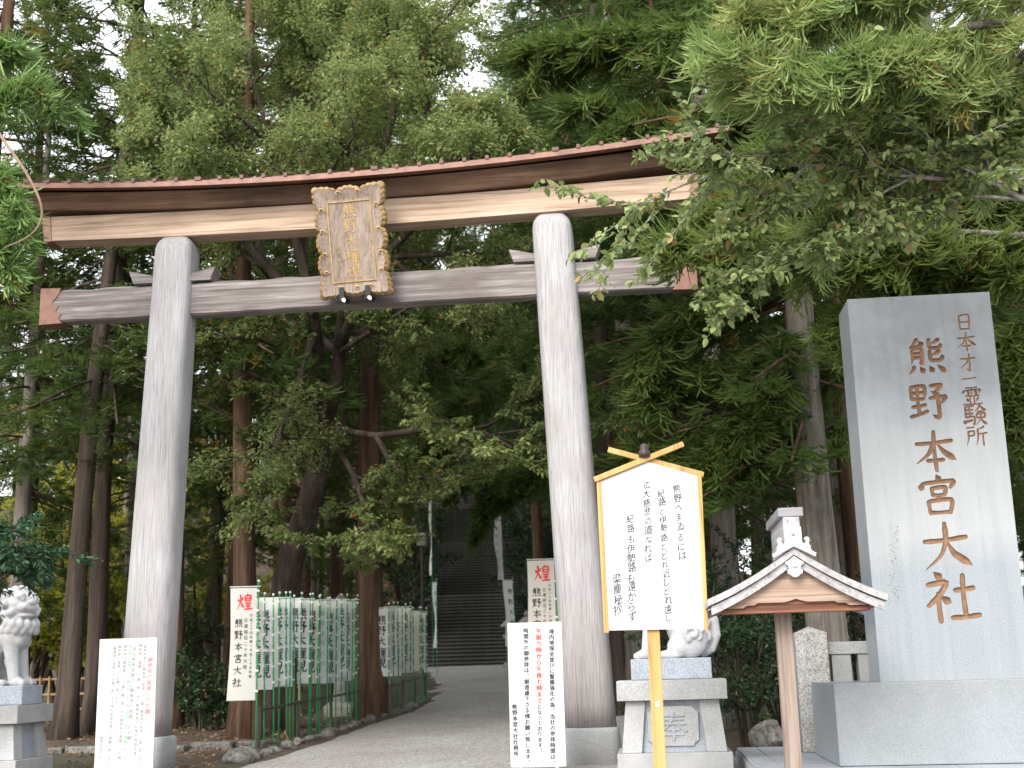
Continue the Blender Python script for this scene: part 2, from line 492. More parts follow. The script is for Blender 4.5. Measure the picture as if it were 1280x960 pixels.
def monument_mat():
    """polished blue-grey granite: reflections painted into the colour: grey head, pale sky band, plain stone below"""
    m, nt, b = new_mat('polished_blue_granite')
    v = coords(nt)
    f = noise(nt, v, 120, 2, 0.5)
    c = ramp(nt, f, [(0.32, (0.18, 0.212, 0.24)), (0.5, (0.26, 0.297, 0.335)), (0.68, (0.345, 0.38, 0.41))])
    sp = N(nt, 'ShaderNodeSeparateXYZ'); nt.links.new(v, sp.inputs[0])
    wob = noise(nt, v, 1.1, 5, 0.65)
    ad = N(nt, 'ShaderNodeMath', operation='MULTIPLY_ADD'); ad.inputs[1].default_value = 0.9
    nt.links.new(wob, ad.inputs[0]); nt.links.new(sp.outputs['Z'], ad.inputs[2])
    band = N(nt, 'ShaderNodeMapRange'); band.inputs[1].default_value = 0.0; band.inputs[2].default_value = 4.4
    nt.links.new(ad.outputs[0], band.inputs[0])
    sky_reflection = ramp(nt, band.outputs[0], [(0.50, (0, 0, 0)), (0.58, (1, 1, 1)), (0.80, (1, 1, 1)), (0.87, (0, 0, 0))])  # paler band: the reflected sky, painted into the stone colour
    c = mixc(nt, mixc(nt, 1.0, sky_reflection, (0.6, 0.6, 0.6), 'MULTIPLY'), c, (0.40, 0.42, 0.43))
    top = ramp(nt, band.outputs[0], [(0.86, (0, 0, 0)), (0.93, (1, 1, 1))])  # grey head of the same painted reflection
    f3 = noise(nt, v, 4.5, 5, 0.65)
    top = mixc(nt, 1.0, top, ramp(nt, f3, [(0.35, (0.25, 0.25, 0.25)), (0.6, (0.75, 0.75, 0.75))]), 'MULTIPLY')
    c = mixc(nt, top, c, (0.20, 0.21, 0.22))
    drip = noise(nt, coords(nt, (1, 1, 0.06)), 14, 4)
    c = mixc(nt, 0.5, c, ramp(nt, drip, [(0.35, (0.86, 0.86, 0.87)), (0.6, (1.05, 1.05, 1.05))]), 'MULTIPLY')
    nt.links.new(c, b.inputs['Base Color'])
    b.inputs['Roughness'].default_value = 0.32
    b.inputs['Specular IOR Level'].default_value = 0.45
    return m
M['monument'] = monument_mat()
M['monument_base'] = granite('polished_blue_granite_base', (0.25, 0.278, 0.305), 0.22, 150.0, 0.3, 0.14, 1.0, 0.5, 0)
M['paving'] = granite('paving_granite', (0.33, 0.36, 0.39), 0.3, 80.0, 0.6, 0.25, 1.5, 0.4)

# ------------------------------------------------------------------ lettering
KANJI = {
 '熊': "p30 2 22 14 12 24;h12 25 26 23 40 20;d34 9 43 20;p16 30 16 50 12 67;g16 30 39 29 38 67 32 62;h18 41 37 40;h18 52 37 51;p84 5 72 13 60 17;c59 3 59 22 63 28 80 28 87 24 87 18;p84 35 72 43 60 47;c59 34 59 53 63 60 82 60 89 55 89 48;p18 74 14 84 4 93;d33 76 41 90;d56 75 64 89;d76 72 93 90",
 '野': "h8 12 9 44;g8 12 42 10 40 45;h10 27 40 26;h10 43 40 42;h24 11 25 83;h8 63 42 58;h2 88 24 83 46 74;c56 10 84 8 68 26;d59 24 77 36;c52 42 93 38 82 54;g73 40 74 86 70 93 57 84",
 '本': "h8 32 90 26;h50 3 50 97;p48 31 34 57 6 78;n54 31 70 52 95 72;h30 72 68 70",
 '宮': "d47 1 54 14;d14 18 9 36;c14 21 86 16 77 33;h34 32 36 52;c34 33 66 31 63 51;h36 50 64 49;p50 52 43 63;h24 63 27 95;c24 64 78 61 73 94;h27 91 75 90",
 '大': "h8 40 90 32;p50 4 50 40 38 68 8 94;n52 40 64 64 96 88",
 '社': "d21 3 33 15;c6 27 42 22 28 46 5 67;h26 42 26 97;d31 48 45 61;h56 38 92 34;h73 9 73 86;h47 89 99 85",
 '日': "h26 12 27 90;c26 12 76 10 74 90;h28 48 74 47;h28 86 74 85",
 '才': "h12 30 88 26;g58 4 58 90 52 95 39 84;p56 30 40 56 8 79",
 '一': "h6 54 94 46",
 '霊': "h22 8 78 6;d10 20 8 35;c10 22 92 18 84 33;h50 8 50 40;d26 28 39 31;d26 37 39 40;d62 27 75 30;d62 36 75 39;h18 50 84 47;h40 50 40 88;h60 50 60 88;d22 60 31 77;p80 58 74 68 67 77;h4 93 97 89",
 '験': "h10 10 10 60;h10 10 46 8;h12 26 42 25;h12 42 42 41;h27 10 27 56;g10 60 46 56 44 92 35 86;d4 70 2 88;d13 70 16 82;d22 69 26 80;d31 67 35 77;p74 4 66 18 49 35;n75 6 84 20 99 32;h62 34 88 32;c56 44 92 42 90 62;h56 44 58 64;h58 62 90 61;p74 34 72 66 51 95;n74 64 82 80 99 94",
 '所': "h6 10 42 6;p12 26 12 60 1 95;c12 28 40 26 38 48;h13 48 38 47;p88 4 74 12 56 16;p57 16 56 60 45 95;h58 40 99 36;h80 40 80 97",
 '権': "h4 28 40 26;h22 4 22 97;p21 30 14 52 1 69;d24 40 37 55;p56 4 52 14 45 23;h50 16 97 13;h46 32 99 30;p62 32 54 46 43 59;h54 48 54 95;h54 48 94 45;h54 62 92 60;h54 76 92 74;h54 92 99 90;h74 46 74 92;d71 35 79 44",
 '現': "h6 14 38 12;h8 48 36 46;h3 87 40 78;h22 14 22 82;h50 8 50 58;c50 8 86 7 84 58;h52 24 84 23;h52 40 84 39;h52 57 84 56;p58 60 54 80 36 97;c72 58 72 88 78 93 96 92 99 77",
 '煌': "d9 30 17 47;p41 22 36 36 30 45;p25 5 26 46 3 95;n27 48 34 66 46 86;p72 3 65 13;h56 14 57 46;c56 14 90 12 88 46;h58 30 88 29;h58 45 88 44;h54 60 92 58;h58 76 88 74;h49 95 99 91;h73 60 73 92",
}
def catmull(P, n):
    P = [np.array(p, float) for p in P]
    if len(P) == 2:
        t = np.linspace(0, 1, n)[:, None]
        q = P[0] * (1 - t) + P[1] * t
        d = P[1] - P[0]
        return q + np.array([-d[1], d[0]]) * 0.02 * np.sin(t * PI)
    Q = [2 * P[0] - P[1]] + P + [2 * P[-1] - P[-2]]
    out = []
    m = len(P) - 1
    for s in np.linspace(0, m - 1e-6, n):
        i = int(s); t = s - i
        a, b, c, d = Q[i:i + 4]
        sm = 0.5 * ((2 * b) + (c - a) * t + (2 * a - 5 * b + 4 * c - d) * t * t + (3 * b - a - 3 * c + d) * t ** 3)
        lin = b * (1 - t) + c * t
        out.append(sm * 0.55 + lin * 0.45)
    return np.array(out)
def brush(kind, t):
    if kind == 'd': return 0.30 + 1.05 * math.sin(min(t * 1.15, 1) ** 1.2 * PI * 0.62) if t < 0.97 else 0.75
    if kind == 'p': return 1.05 - 0.80 * t ** 1.6 if t > 0.06 else 0.75
    if kind == 'n': return 0.40 + 0.95 * math.sin(min(t / 0.8, 1) * PI / 2) ** 1.6 if t < 0.82 else 1.35 * (1 - t) / 0.18 + 0.12
    if kind == 'g': return 0.95 if t < 0.82 else 0.95 - 0.75 * (t - 0.82) / 0.18
    if kind == 'c': return 0.95 if 0.04 < t < 0.92 else 0.7
    return 0.80 + 0.28 * abs(2 * t - 1) ** 2 if 0.04 < t < 0.96 else 0.78
def strokes(ch):
    out = []
    for s in KANJI[ch].split(';'):
        v = [float(q) for q in s[1:].split()]
        P = list(zip(v[0::2], v[1::2]))
        n = 7 if s[0] in 'dh' else 6 + 3 * len(P)
        q = catmull(P, n)
        w = np.array([brush(s[0], i / (n - 1)) for i in range(n)])
        out.append((q, w))
    return out
def brush_char(ch, size, weight=9.0, lift=0.0):
    """flat ink strokes of one character, centred; returns 2-D points with a tiny lift per stroke, and faces"""
    V, Fc = [], []
    for k, (q, w) in enumerate(strokes(ch)):
        d = np.gradient(q, axis=0); d /= np.linalg.norm(d, axis=1)[:, None] + 1e-9
        nrm = np.stack([-d[:, 1], d[:, 0]], 1)
        hw = (w * weight * 0.5)[:, None]
        L = q + nrm * hw; Rr = q - nrm * hw
        a = q[0] - d[0] * hw[0] * 0.6; z = q[-1] + d[-1] * hw[-1] * 0.6
        pts = [a] + list(L) + [z] + list(Rr[::-1])
        b = len(V); n = len(q)
        for p in pts:
            V.append(((p[0] - 50) / 100 * size, (50 - p[1]) / 100 * size, lift + k * 0.00012))
        Fc.append((b, b + 1, b + 2 * n + 1))
        for i in range(n - 1):
            Fc.append((b + 1 + i, b + 2 + i, b + 2 * n - i, b + 2 * n + 1 - i))
        Fc.append((b + n, b + n + 1, b + n + 2))
    return V, Fc

GLYPHS = {}
def glyph(ch, off):
    if (ch, off) not in GLYPHS:
        c = bpy.data.curves.new("glyph", 'FONT'); c.body = ch; c.resolution_u = 2; c.offset = off
        o = bpy.data.objects.new("glyph", c); COL.objects.link(o)
        dg = bpy.context.evaluated_depsgraph_get()
        me = bpy.data.meshes.new_from_object(o.evaluated_get(dg))
        GLYPHS[(ch, off)] = ([(v.co.x - 0.5, v.co.y - 0.38) for v in me.vertices], [tuple(p.vertices) for p in me.polygons])
        bpy.data.objects.remove(o); bpy.data.curves.remove(c); bpy.data.meshes.remove(me)
    return GLYPHS[(ch, off)]
def column(text, size, pitch, off=0.0, drift=0.0, jitter=0.0, rng=None, hand=False):
    """a column of print in the (a, b) plane, first character centred on the origin, running down"""
    V, Fc = [], []
    for i, ch in enumerate(text):
        if ch in ' 　':
            continue
        gv, gf = glyph(ch, 0.0)
        b = len(V)
        cx, cy = drift * i, -pitch * i
        s = size; an = 0.0
        if ch in '、。':
            cx += size * 0.55; cy += size * 0.55
        if jitter:
            cx += rng.uniform(-jitter, jitter) * size; cy += rng.uniform(-jitter, jitter) * size
            an = rng.uniform(-0.12, 0.12); s = size * rng.uniform(0.85, 1.08)
        ca, sa = math.cos(an), math.sin(an)
        sh = 0.18 if hand else 0.0
        for x, y in gv:
            x2 = x + sh * 0.0; y2 = y + sh * x
            V.append((cx + (x2 * ca - y2 * sa) * s * (0.86 if hand else 1), cy + (x2 * sa + y2 * ca) * s, 0.0))
        Fc += [tuple(j + b for j in f) for f in gf]
        if off:                                   # heavier print: the glyph once more, shifted by a stroke's breadth
            b2 = len(V)
            V += [(x + off * s * 2.2, y + off * s * 1.2, 0.0004) for x, y, _ in V[b:]]
            Fc += [tuple(j + b2 for j in f) for f in gf]
    return V, Fc
def lettering(name, V, Fc, place, mat, parent, world=True, label=None):
    g = Geo(); g.add([place(*p) for p in V], Fc)
    o0 = Vector((0, 0, 0))
    if world:
        o0 = parent.matrix_basis.translation.copy()
        p = parent
        while p.parent is not None:
            p = p.parent; o0 = o0 + p.matrix_basis.translation
    me = bpy.data.meshes.new(name)
    me.from_pydata([(x - o0.x, y - o0.y, z - o0.z) for x, y, z in g.v], [], g.f)
    me.materials.append(mat); me.update()
    o = bpy.data.objects.new(name, me)
    link(o, parent); stuff(o)
    if label: o["label"] = label
    return o

# ------------------------------------------------------------------ ground, path, stairs
xs = list(np.concatenate([np.linspace(-900, -60, 8), np.linspace(-45, 40, 86), np.linspace(55, 900, 8)]))
ys = list(np.concatenate([np.linspace(-900, -30, 8), np.linspace(-20, 110, 131), np.linspace(130, 1200, 8)]))
rg = random.Random(3)
STAIR_C = Vector((-6.75, 48.6, 0)); STAIR_D = Vector((-0.115, 0.9934, 0)); STAIR_R = Vector((0.9934, 0.115, 0))
def ground_z(x, y):
    z = gz(x, y)
    p = Vector((x, y, 0)) - STAIR_C
    if y > 26 or x < -5.6 or x > 4.5:
        z += rg.uniform(-0.03, 0.03)
    if p.dot(STAIR_D) > -1.0 and abs(p.dot(STAIR_R)) < 3.2:
        z = SLOPE * 48.6 - 0.15 + max(p.dot(STAIR_D) - 0.6, 0) * 0.40 - 0.2
    return z - (0.006 if y > -15 else 0.0)
g = Geo()
g.v = [(x, y, ground_z(x, y)) for y in ys for x in xs]
nx = len(xs)
g.f = [(j * nx + i, j * nx + i + 1, (j + 1) * nx + i + 1, (j + 1) * nx + i) for j in range(len(ys) - 1) for i in range(nx - 1)]
o = obj('ground', g, M['floor'], smooth=True); structure(o)

LEFT = [(-9.0, -12), (-7.0, 2), (-5.35, 14), (-5.0, 16.6), (-4.88, 19), (-4.86, 22.1), (-4.66, 24), (-4.72, 26), (-4.95, 28.5), (-6.1, 36), (-7.6, 43), (-9.2, 48.9)]
RIGHT = [(7.0, -12), (4.6, 2), (3.6, 8), (1.2, 15.5), (0.4, 19), (0.0, 22.1), (-0.3, 24), (-0.6, 26), (-1.0, 28.5), (-2.3, 36), (-3.4, 43), (-4.4, 48.9)]
def interp(tab, y):
    for (x0, y0), (x1, y1) in zip(tab, tab[1:]):
        if y <= y1:
            t = (y - y0) / (y1 - y0)
            return x0 + (x1 - x0) * t
    return tab[-1][0]
g = Geo()
yy = np.linspace(-12, 48.9, 120)
for y in yy:
    a, b = interp(LEFT, y), interp(RIGHT, y)
    for k in range(11):
        x = a + (b - a) * k / 10
        edge = 0.0 if 0 < k < 10 else -0.05
        g.v.append((x + (rg.uniform(-0.06, 0.06) if k in (0, 10) else 0), y, SLOPE * y + 0.022 + edge))
g.f = [(j * 11 + i, j * 11 + i + 1, (j + 1) * 11 + i + 1, (j + 1) * 11 + i) for j in range(119) for i in range(10)]
o = obj('gravel_path', g, M['gravel'], smooth=True); structure(o)

st = thing('stone_stairs', 'long flight of dark stone steps climbing into the cedar forest', 'stairs', (STAIR_C.x, STAIR_C.y, SLOPE * 48.6), math.atan2(STAIR_R.y, STAIR_R.x))
sg = Geo().box(-2.1, 2.1, 0.05, 0.50, -0.25, 0.098).box(-2.12, 2.12, 0, 0.50, 0.102, 0.155)
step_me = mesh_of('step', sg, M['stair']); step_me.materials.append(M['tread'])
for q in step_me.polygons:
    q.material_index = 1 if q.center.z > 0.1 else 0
for k in range(58):
    o = bpy.data.objects.new('step', step_me); link(o, st)
    land = 1.6 * (k > 19) + 1.6 * (k > 39)
    o.location = (rg.uniform(-0.03, 0.03), 0.33 * k + land + rg.uniform(-.01, .01), 0.15 * k)
    o.scale = (1, 1, 1)
for k, zz in ((19, 19), (39, 39)):
    obj('landing', Geo().box(-2.1, 2.1, 0.33 * (k + 1) + 1.6 * (k == 39) + 0.12, 0.33 * (k + 1) + 1.6 * (k == 39) + 1.72, 0.15 * zz - 0.2, 0.15 * zz + 0.155), M['stair'], st)
for s in (-1, 1):
    g = Geo()
    L = 58 * 0.33 + 3.2
    g.add([(s * 2.15, 0, -.3), (s * 2.45, 0, -.3), (s * 2.45, 0, .35), (s * 2.15, 0, .35), (s * 2.15, L, 8.4), (s * 2.45, L, 8.4), (s * 2.45, L, 9.05), (s * 2.15, L, 9.05)],
          [(0, 1, 2, 3), (4, 7, 6, 5), (0, 4, 5, 1), (3, 2, 6, 7), (1, 5, 6, 2), (0, 3, 7, 4)])
    obj('side_wall', g, M['stair'], st)

# ------------------------------------------------------------------ the gate
TX, TY = -3.36, 15.0
gate = thing('torii_gate', 'great weathered wooden torii gate with copper roof spanning the path', 'gate', (TX, TY, SLOPE * TY))
def superell(cx, cy, z, h, e, n=36, hy=None):
    out = []
    for j in range(n):
        q = 2 * PI * j / n
        c, s = math.cos(q), math.sin(q)
        out.append((cx + h * math.copysign(abs(c) ** (2 / e), c), cy + (hy or h) * math.copysign(abs(s) ** (2 / e), s), z))
    return out
for xb, xt in ((-5.955, -5.735), (-0.712, -0.962)):
    rings = []
    for i in range(31):
        t = i / 24 if i < 23 else 0.9167 + 0.0833 * ((i - 22) / 8) ** 0.7
        z = 0.985 + (7.075 - 0.985) * t
        h = 0.290 - 0.045 * t
        e = 3.0 + 1.2 * t
        d = 0
        if z > 6.80:
            d = 0.075 * ((z - 6.80) / 0.275) ** 4
        rings.append(superell(xb + (xt - xb) * t, TY, z, h - d, e))
    obj('pillar', Geo().rings(rings), M['pillar'], gate, smooth=True, world=True)
    rings = [superell(xb, TY, z, h, 5.0) for z, h in ((0.42, 0.335), (0.93, 0.325), (0.965, 0.315), (0.98, 0.30))]
    obj('stone_base', Geo().rings(rings), M['granite'], gate, smooth=True, world=True)

# tie beam with copper shoes, wedges
rngb = random.Random(5)
g = Geo()
rings = []
for i in range(40):
    x = -7.46 + 8.21 * i / 39
    zt = 6.485 + rngb.uniform(-.012, .012); zb = 6.06 + rngb.uniform(-.006, .006)
    rings.append([(x, 14.9, zb + .02), (x, 14.93, zb), (x, 15.1, zb), (x, 15.1, zt), (x, 14.95, zt), (x, 14.9, zt - .035)])
obj('tie_beam', Geo().rings(rings), M['nuki'], gate, world=True)
for s, xe in ((-1, -7.48), (1, 0.77)):
    zig = [(0.0, 6.03), (0.30, 6.04), (0.25, 6.10), (0.29, 6.16), (0.21, 6.20), (0.24, 6.27), (0.15, 6.31), (0.20, 6.37), (0.24, 6.42), (0.26, 6.50), (0.0, 6.51)]
    pl = [(xe - s * a, z) for a, z in zig]
    g = Geo().prism(pl, lambda a, b: (a, 14.888, b), lambda a, b: (a, 15.112, b))
    obj('copper_shoe', g, M['copper'], gate, world=True)
for xc, dirs in ((-5.757, (-1, 1)), (-0.937, (-1, 1))):
    for s in dirs:
        x0 = xc + s * 0.24; x1 = xc + s * 0.56
        pl = [(x0, 6.492), (x1 - s * 0.06, 6.492), (x1, 6.66), (x0, 6.585)]
        g = Geo().prism(pl, lambda a, b: (a, 14.86, b), lambda a, b: (a, 15.14, b))
        obj('wedge', g, M['nuki'], gate, world=True, bev=0.006)

def sori(x, k=0.0105):
    return k * (x + 3.9) ** 2
def beam(name, prof, x0, x1, mat, k, slant=0.0, n=41, bev=0.0):
    rings = []
    zc = sum(p[1] for p in prof) / len(prof)
    for i in range(n):
        t = i / (n - 1)
        r = []
        for y, z in prof:
            xa = x0 - slant * (z - zc); xb = x1 + slant * (z - zc)
            x = xa + (xb - xa) * t
            r.append((x, y, z + sori(x, k)))
        rings.append(r)
    return obj(name, Geo().rings(rings), mat, gate, world=True, bev=bev)
beam('lower_lintel', [(14.85, 7.075), (15.15, 7.075), (15.15, 7.405), (14.85, 7.405)], -7.45, 0.83, M['lintel'], 0.0042, 0.12, bev=0.008)
for s, xe in ((-1, -7.452), (1, 0.832)):
    zo = sori(xe, 0.0042)
    zc = 7.24
    g = Geo()
    vs = []
    for dx in (0.0, -0.10):
        for y, z in ((14.838, 7.062), (15.162, 7.062), (15.162, 7.40), (14.838, 7.40)):
            vs.append((xe + s * (dx + 0.02) + s * 0.12 * (z - zc), y, z + zo))
    g.add(vs, [(0, 1, 2, 3), (7, 6, 5, 4), (0, 4, 5, 1), (1, 5, 6, 2), (2, 6, 7, 3), (3, 7, 4, 0)])
    obj('copper_end_cap', g, M['copper'], gate, world=True)
beam('upper_lintel', [(14.80, 7.412), (15.20, 7.412), (15.25, 7.46), (15.34, 7.595), (15.2, 7.645), (14.8, 7.645), (14.66, 7.595), (14.75, 7.46)], -7.55, 0.95, M['kasagi'], 0.0095, 0.16, bev=0.006)

# copper roof: curved sheet on fascia boards, with ribs
roof_prof_u = [(14.40, 7.612), (14.6, 7.668), (14.8, 7.725), (14.93, 7.765), (15.07, 7.765), (15.2, 7.725), (15.4, 7.668), (15.60, 7.612)]
roof_prof_l = [(15.60, 7.548), (15.36, 7.605), (15.20, 7.655), (14.80, 7.655), (14.64, 7.605), (14.40, 7.548)]
def roof_dz(x):
    return sori(x, 0.0105)
rings = []
for i in range(61):
    x = -7.62 + 8.85 * i / 60
    rings.append([(x, y, z + roof_dz(x)) for y, z in roof_prof_u + roof_prof_l])
roof = obj('copper_roof', Geo().rings(rings), M['copper'], gate, world=True)
k = 0
x = -7.50
while x < 1.2:
    z0 = roof_dz(x)
    w = 0.022 if k % 8 else 0.04
    g = Geo()
    pts = [(x, 14.385, 7.622 + z0), (x, 14.6, 7.682 + z0), (x, 14.8, 7.739 + z0), (x, 14.89, 7.766 + z0)]
    vs = []
    for p in pts:
        for a, b in ((-w, -0.012), (w, -0.012), (w, 0.034), (-w, 0.034)):
            vs.append((p[0] + a, p[1], p[2] + b))
    fs = [(0, 1, 2, 3), (15, 14, 13, 12)]
    for q in range(3):
        for c in range(4):
            d = (c + 1) % 4
            fs.append((q * 4 + c, (q + 1) * 4 + c, (q + 1) * 4 + d, q * 4 + d))
    g.add(vs, fs)
    obj('roof_rib', g, M['copper_light'], roof, world=True)
    k += 1
    x += 0.277
rings = []
for i in range(31):
    x = -7.66 + 8.93 * i / 30
    rings.append([(x, y, z + roof_dz(x)) for y, z in ((14.90, 7.768), (15.10, 7.768), (15.10, 7.83), (15.0, 7.85), (14.90, 7.83))])
obj('ridge_cap', Geo().rings(rings), M['copper_light'], gate, world=True)

# ------------------------------------------------------------------ the plaque under the lintel
pb = Vector((-3.35, 14.70, 6.12)); pt = Vector((-3.395, 14.40, 7.43))
pl_u = (pt - pb).normalized(); pl_H = (pt - pb).length
pl_r = Vector((1, 0, 0)); pl_r = (pl_r - pl_u * pl_r.dot(pl_u)).normalized(); pl_n = pl_r.cross(pl_u)   # towards the viewer
if pl_n.y > 0: pl_n = -pl_n
plaque = thing('name_plaque', 'gilt scalloped wooden name plaque hung under the gate lintel', 'plaque', tuple(pb))
def pp(a, b, c=0.0):
    return tuple(pb + pl_r * a + pl_u * b + pl_n * c)
W2, HH = 0.435, pl_H
def scallop(inset, amp, per=24):
    out = []
    for (ax, ay), (bx, by), lob in (((-W2, 0), (W2, 0), 3), ((W2, 0), (W2, HH), 5), ((W2, HH), (-W2, HH), 3), ((-W2, HH), (-W2, 0), 5)):
        L = math.hypot(bx - ax, by - ay); dx, dy = (bx - ax) / L, (by - ay) / L
        nxn, nyn = -dy, dx
        m = lob * per
        for i in range(m):
            t = i / m
            s = abs(math.sin(t * lob * PI))
            corner = math.exp(-min(t, 1 - t) * L / 0.06) * 0.055
            off = -amp * s ** 0.7 + 0.045 - corner + inset
            wave = -0.011 * abs(math.sin(t * lob * 4 * PI))
            out.append((ax + dx * L * t + nxn * (off + wave), ay + dy * L * t + nyn * (off + wave)))
    return out
out = scallop(0.0, 0.045)
cx0, cy0 = 0.0, HH / 2
g = Geo().prism(out, lambda a, b: pp(a, b, 0.03), lambda a, b: pp(a, b, -0.06))
obj('gilt_edge', g, M['gold'], plaque, world=True)
# sloping frame between the gilt edge and the panel
inr = [(a * 0.90, cy0 + (b - cy0) * 0.945) for a, b in out]
IW, IB, IT = 0.272, 0.17, HH - 0.185
n = len(out)
inner = []
for a, b in inr:
    inner.append((max(-IW, min(IW, a)), max(IB, min(IT, b))))
g = Geo()
g.add([pp(a, b, 0.034) for a, b in out] + [pp(a, b, 0.075) for a, b in inr], [(i, (i + 1) % n, n + (i + 1) % n, n + i) for i in range(n)])
obj('gilt_moulding', g, M['gold'], plaque, world=True)
g = Geo()
g.add([pp(a, b, 0.072) for a, b in inr] + [pp(a, b, 0.036) for a, b in inner], [(i, (i + 1) % n, n + (i + 1) % n, n + i) for i in range(n)])
obj('frame', g, M['plaque'], plaque, world=True)
g = Geo().prism([(-IW - .03, IB - .03), (IW + .03, IB - .03), (IW + .03, IT + .03), (-IW - .03, IT + .03)], lambda a, b: pp(a, b, 0.042), lambda a, b: pp(a, b, 0.031))
obj('panel', g, M['plaque'], plaque, world=True)
for x0, x1, y0, y1 in ((-IW, IW, IB, IB + .014), (-IW, IW, IT - .014, IT), (-IW, -IW + .014, IB + .0145, IT - .0145), (IW - .014, IW, IB + .0145, IT - .0145)):
    g = Geo().prism([(x0, y0), (x1, y0), (x1, y1), (x0, y1)], lambda a, b: pp(a, b, 0.054), lambda a, b: pp(a, b, 0.043))
    obj('gilt_border', g, M['gold_text'], plaque, world=True)
for i, ch in enumerate('熊野大権現'):
    V, Fc = brush_char(ch, 0.175, 9.5)
    lettering('gilt_character', V, Fc, lambda a, b, c, i=i: pp(a + 0.0, IT - 0.125 - i * 0.183 + b, 0.046 + c), M['gold_text'], plaque)
V, Fc = column('熊野本宮', 0.06, 0.075)
lettering('small_inscription', V, Fc, lambda a, b, c: pp(a - 0.17, IB + 0.42 + b, 0.046 + c), M['gold'], plaque)
rp = random.Random(8)
for a, b in ((-.345, 1.06), (-.35, .8), (-.345, .52), (-.34, .3), (.335, 1.08), (.345, .78), (.345, .5), (.335, .28), (-.12, 1.255), (.12, 1.255), (-.18, .1), (0.02, .095), (.2, .1)):
    pts = []
    for q in range(9):
        an = q / 8 * 4.6 + rp.uniform(0, 6) * 0
        r = 0.035 * (1 - q / 11)
        pts.append(pp(a + r * math.cos(an), b + r * math.sin(an), 0.078 if abs(a) > .3 or b < .2 or b > 1.2 else 0.06))
    obj('gilt_scroll', Geo().tube(pts, 0.008, 5), M['gold_text'], plaque, world=True)
for a in (-0.165, 0.155):
    g = Geo()
    g.prism([(a - .03, -0.05), (a + .03, -0.05), (a + .03, 0.115), (a - .03, 0.115)], lambda p, q: pp(p, q, 0.095), lambda p, q: pp(p, q, 0.079))
    g.tube([pp(a, -0.03, -0.3), pp(a, -0.045, -0.05), pp(a + .01, -0.05, 0.06), pp(a + .02, -0.04, 0.11)], [0.03, 0.034, 0.03, 0.022], 8)
    br = obj('iron_bracket', g, M['iron'], plaque, world=True)
    obj('white_tip', Geo().tube([pp(a + .02, -0.04, 0.105), pp(a + .035, -0.055, 0.15), pp(a + 0.045, -0.07, 0.17)], [0.026, 0.022, 0.012], 8), M['tipwhite'], br, world=True)

# ------------------------------------------------------------------ stone terrace and monument
PZ = 0.715
terr = thing('stone_terrace', 'low granite paved terrace under the tall inscribed monument', 'terrace', (2.6, 13.0, 0.4))
obj('terrace_core', Geo().box(0.93, 5.6, 11.26, 15.0, 0.2, PZ - 0.035), M['plinth_blue'], terr, world=True)
xe = [0.9, 1.12, 1.62, 2.6, 3.6, 4.6, 5.62]
ye = [11.2, 12.3, 13.4, 14.5, 15.05]
for i in range(len(xe) - 1):
    for j in range(len(ye) - 1):
        g = Geo().box(xe[i] + .004, xe[i + 1] - .004, ye[j] + .004, ye[j + 1] - .004, PZ - 0.03, PZ + rngb.uniform(-.003, .003))
        obj('paving_slab', g, M['paving'], terr, world=True, bev=0.004)
for j in range(4):
    obj('kerb_block', Geo().box(0.888, 0.928, ye[j] + .004, ye[j + 1] - .004, 0.25, PZ - 0.034), M['granite'], terr, world=True)
for i in range(6):
    obj('kerb_block', Geo().box(xe[i] + .03, xe[i + 1] + .02, 11.215, 11.258, 0.25, PZ - 0.034), M['granite'], terr, world=True)

MON_Y = 12.35
mon = thing('stone_monument', 'tall blue-grey granite monument slab with brown carved characters', 'monument', (2.76, 12.65, PZ + 0.005))
obj('base_block', Geo().box(1.612, 3.93, 12.0, 13.7, PZ + 0.004, 1.43), M['monument_base'], mon, world=True, bev=0.006)
SX0, SX1, SY0, SY1, SZ0, SZ1 = 2.082, 3.432, MON_Y, MON_Y + 0.6, 1.431, 5.085

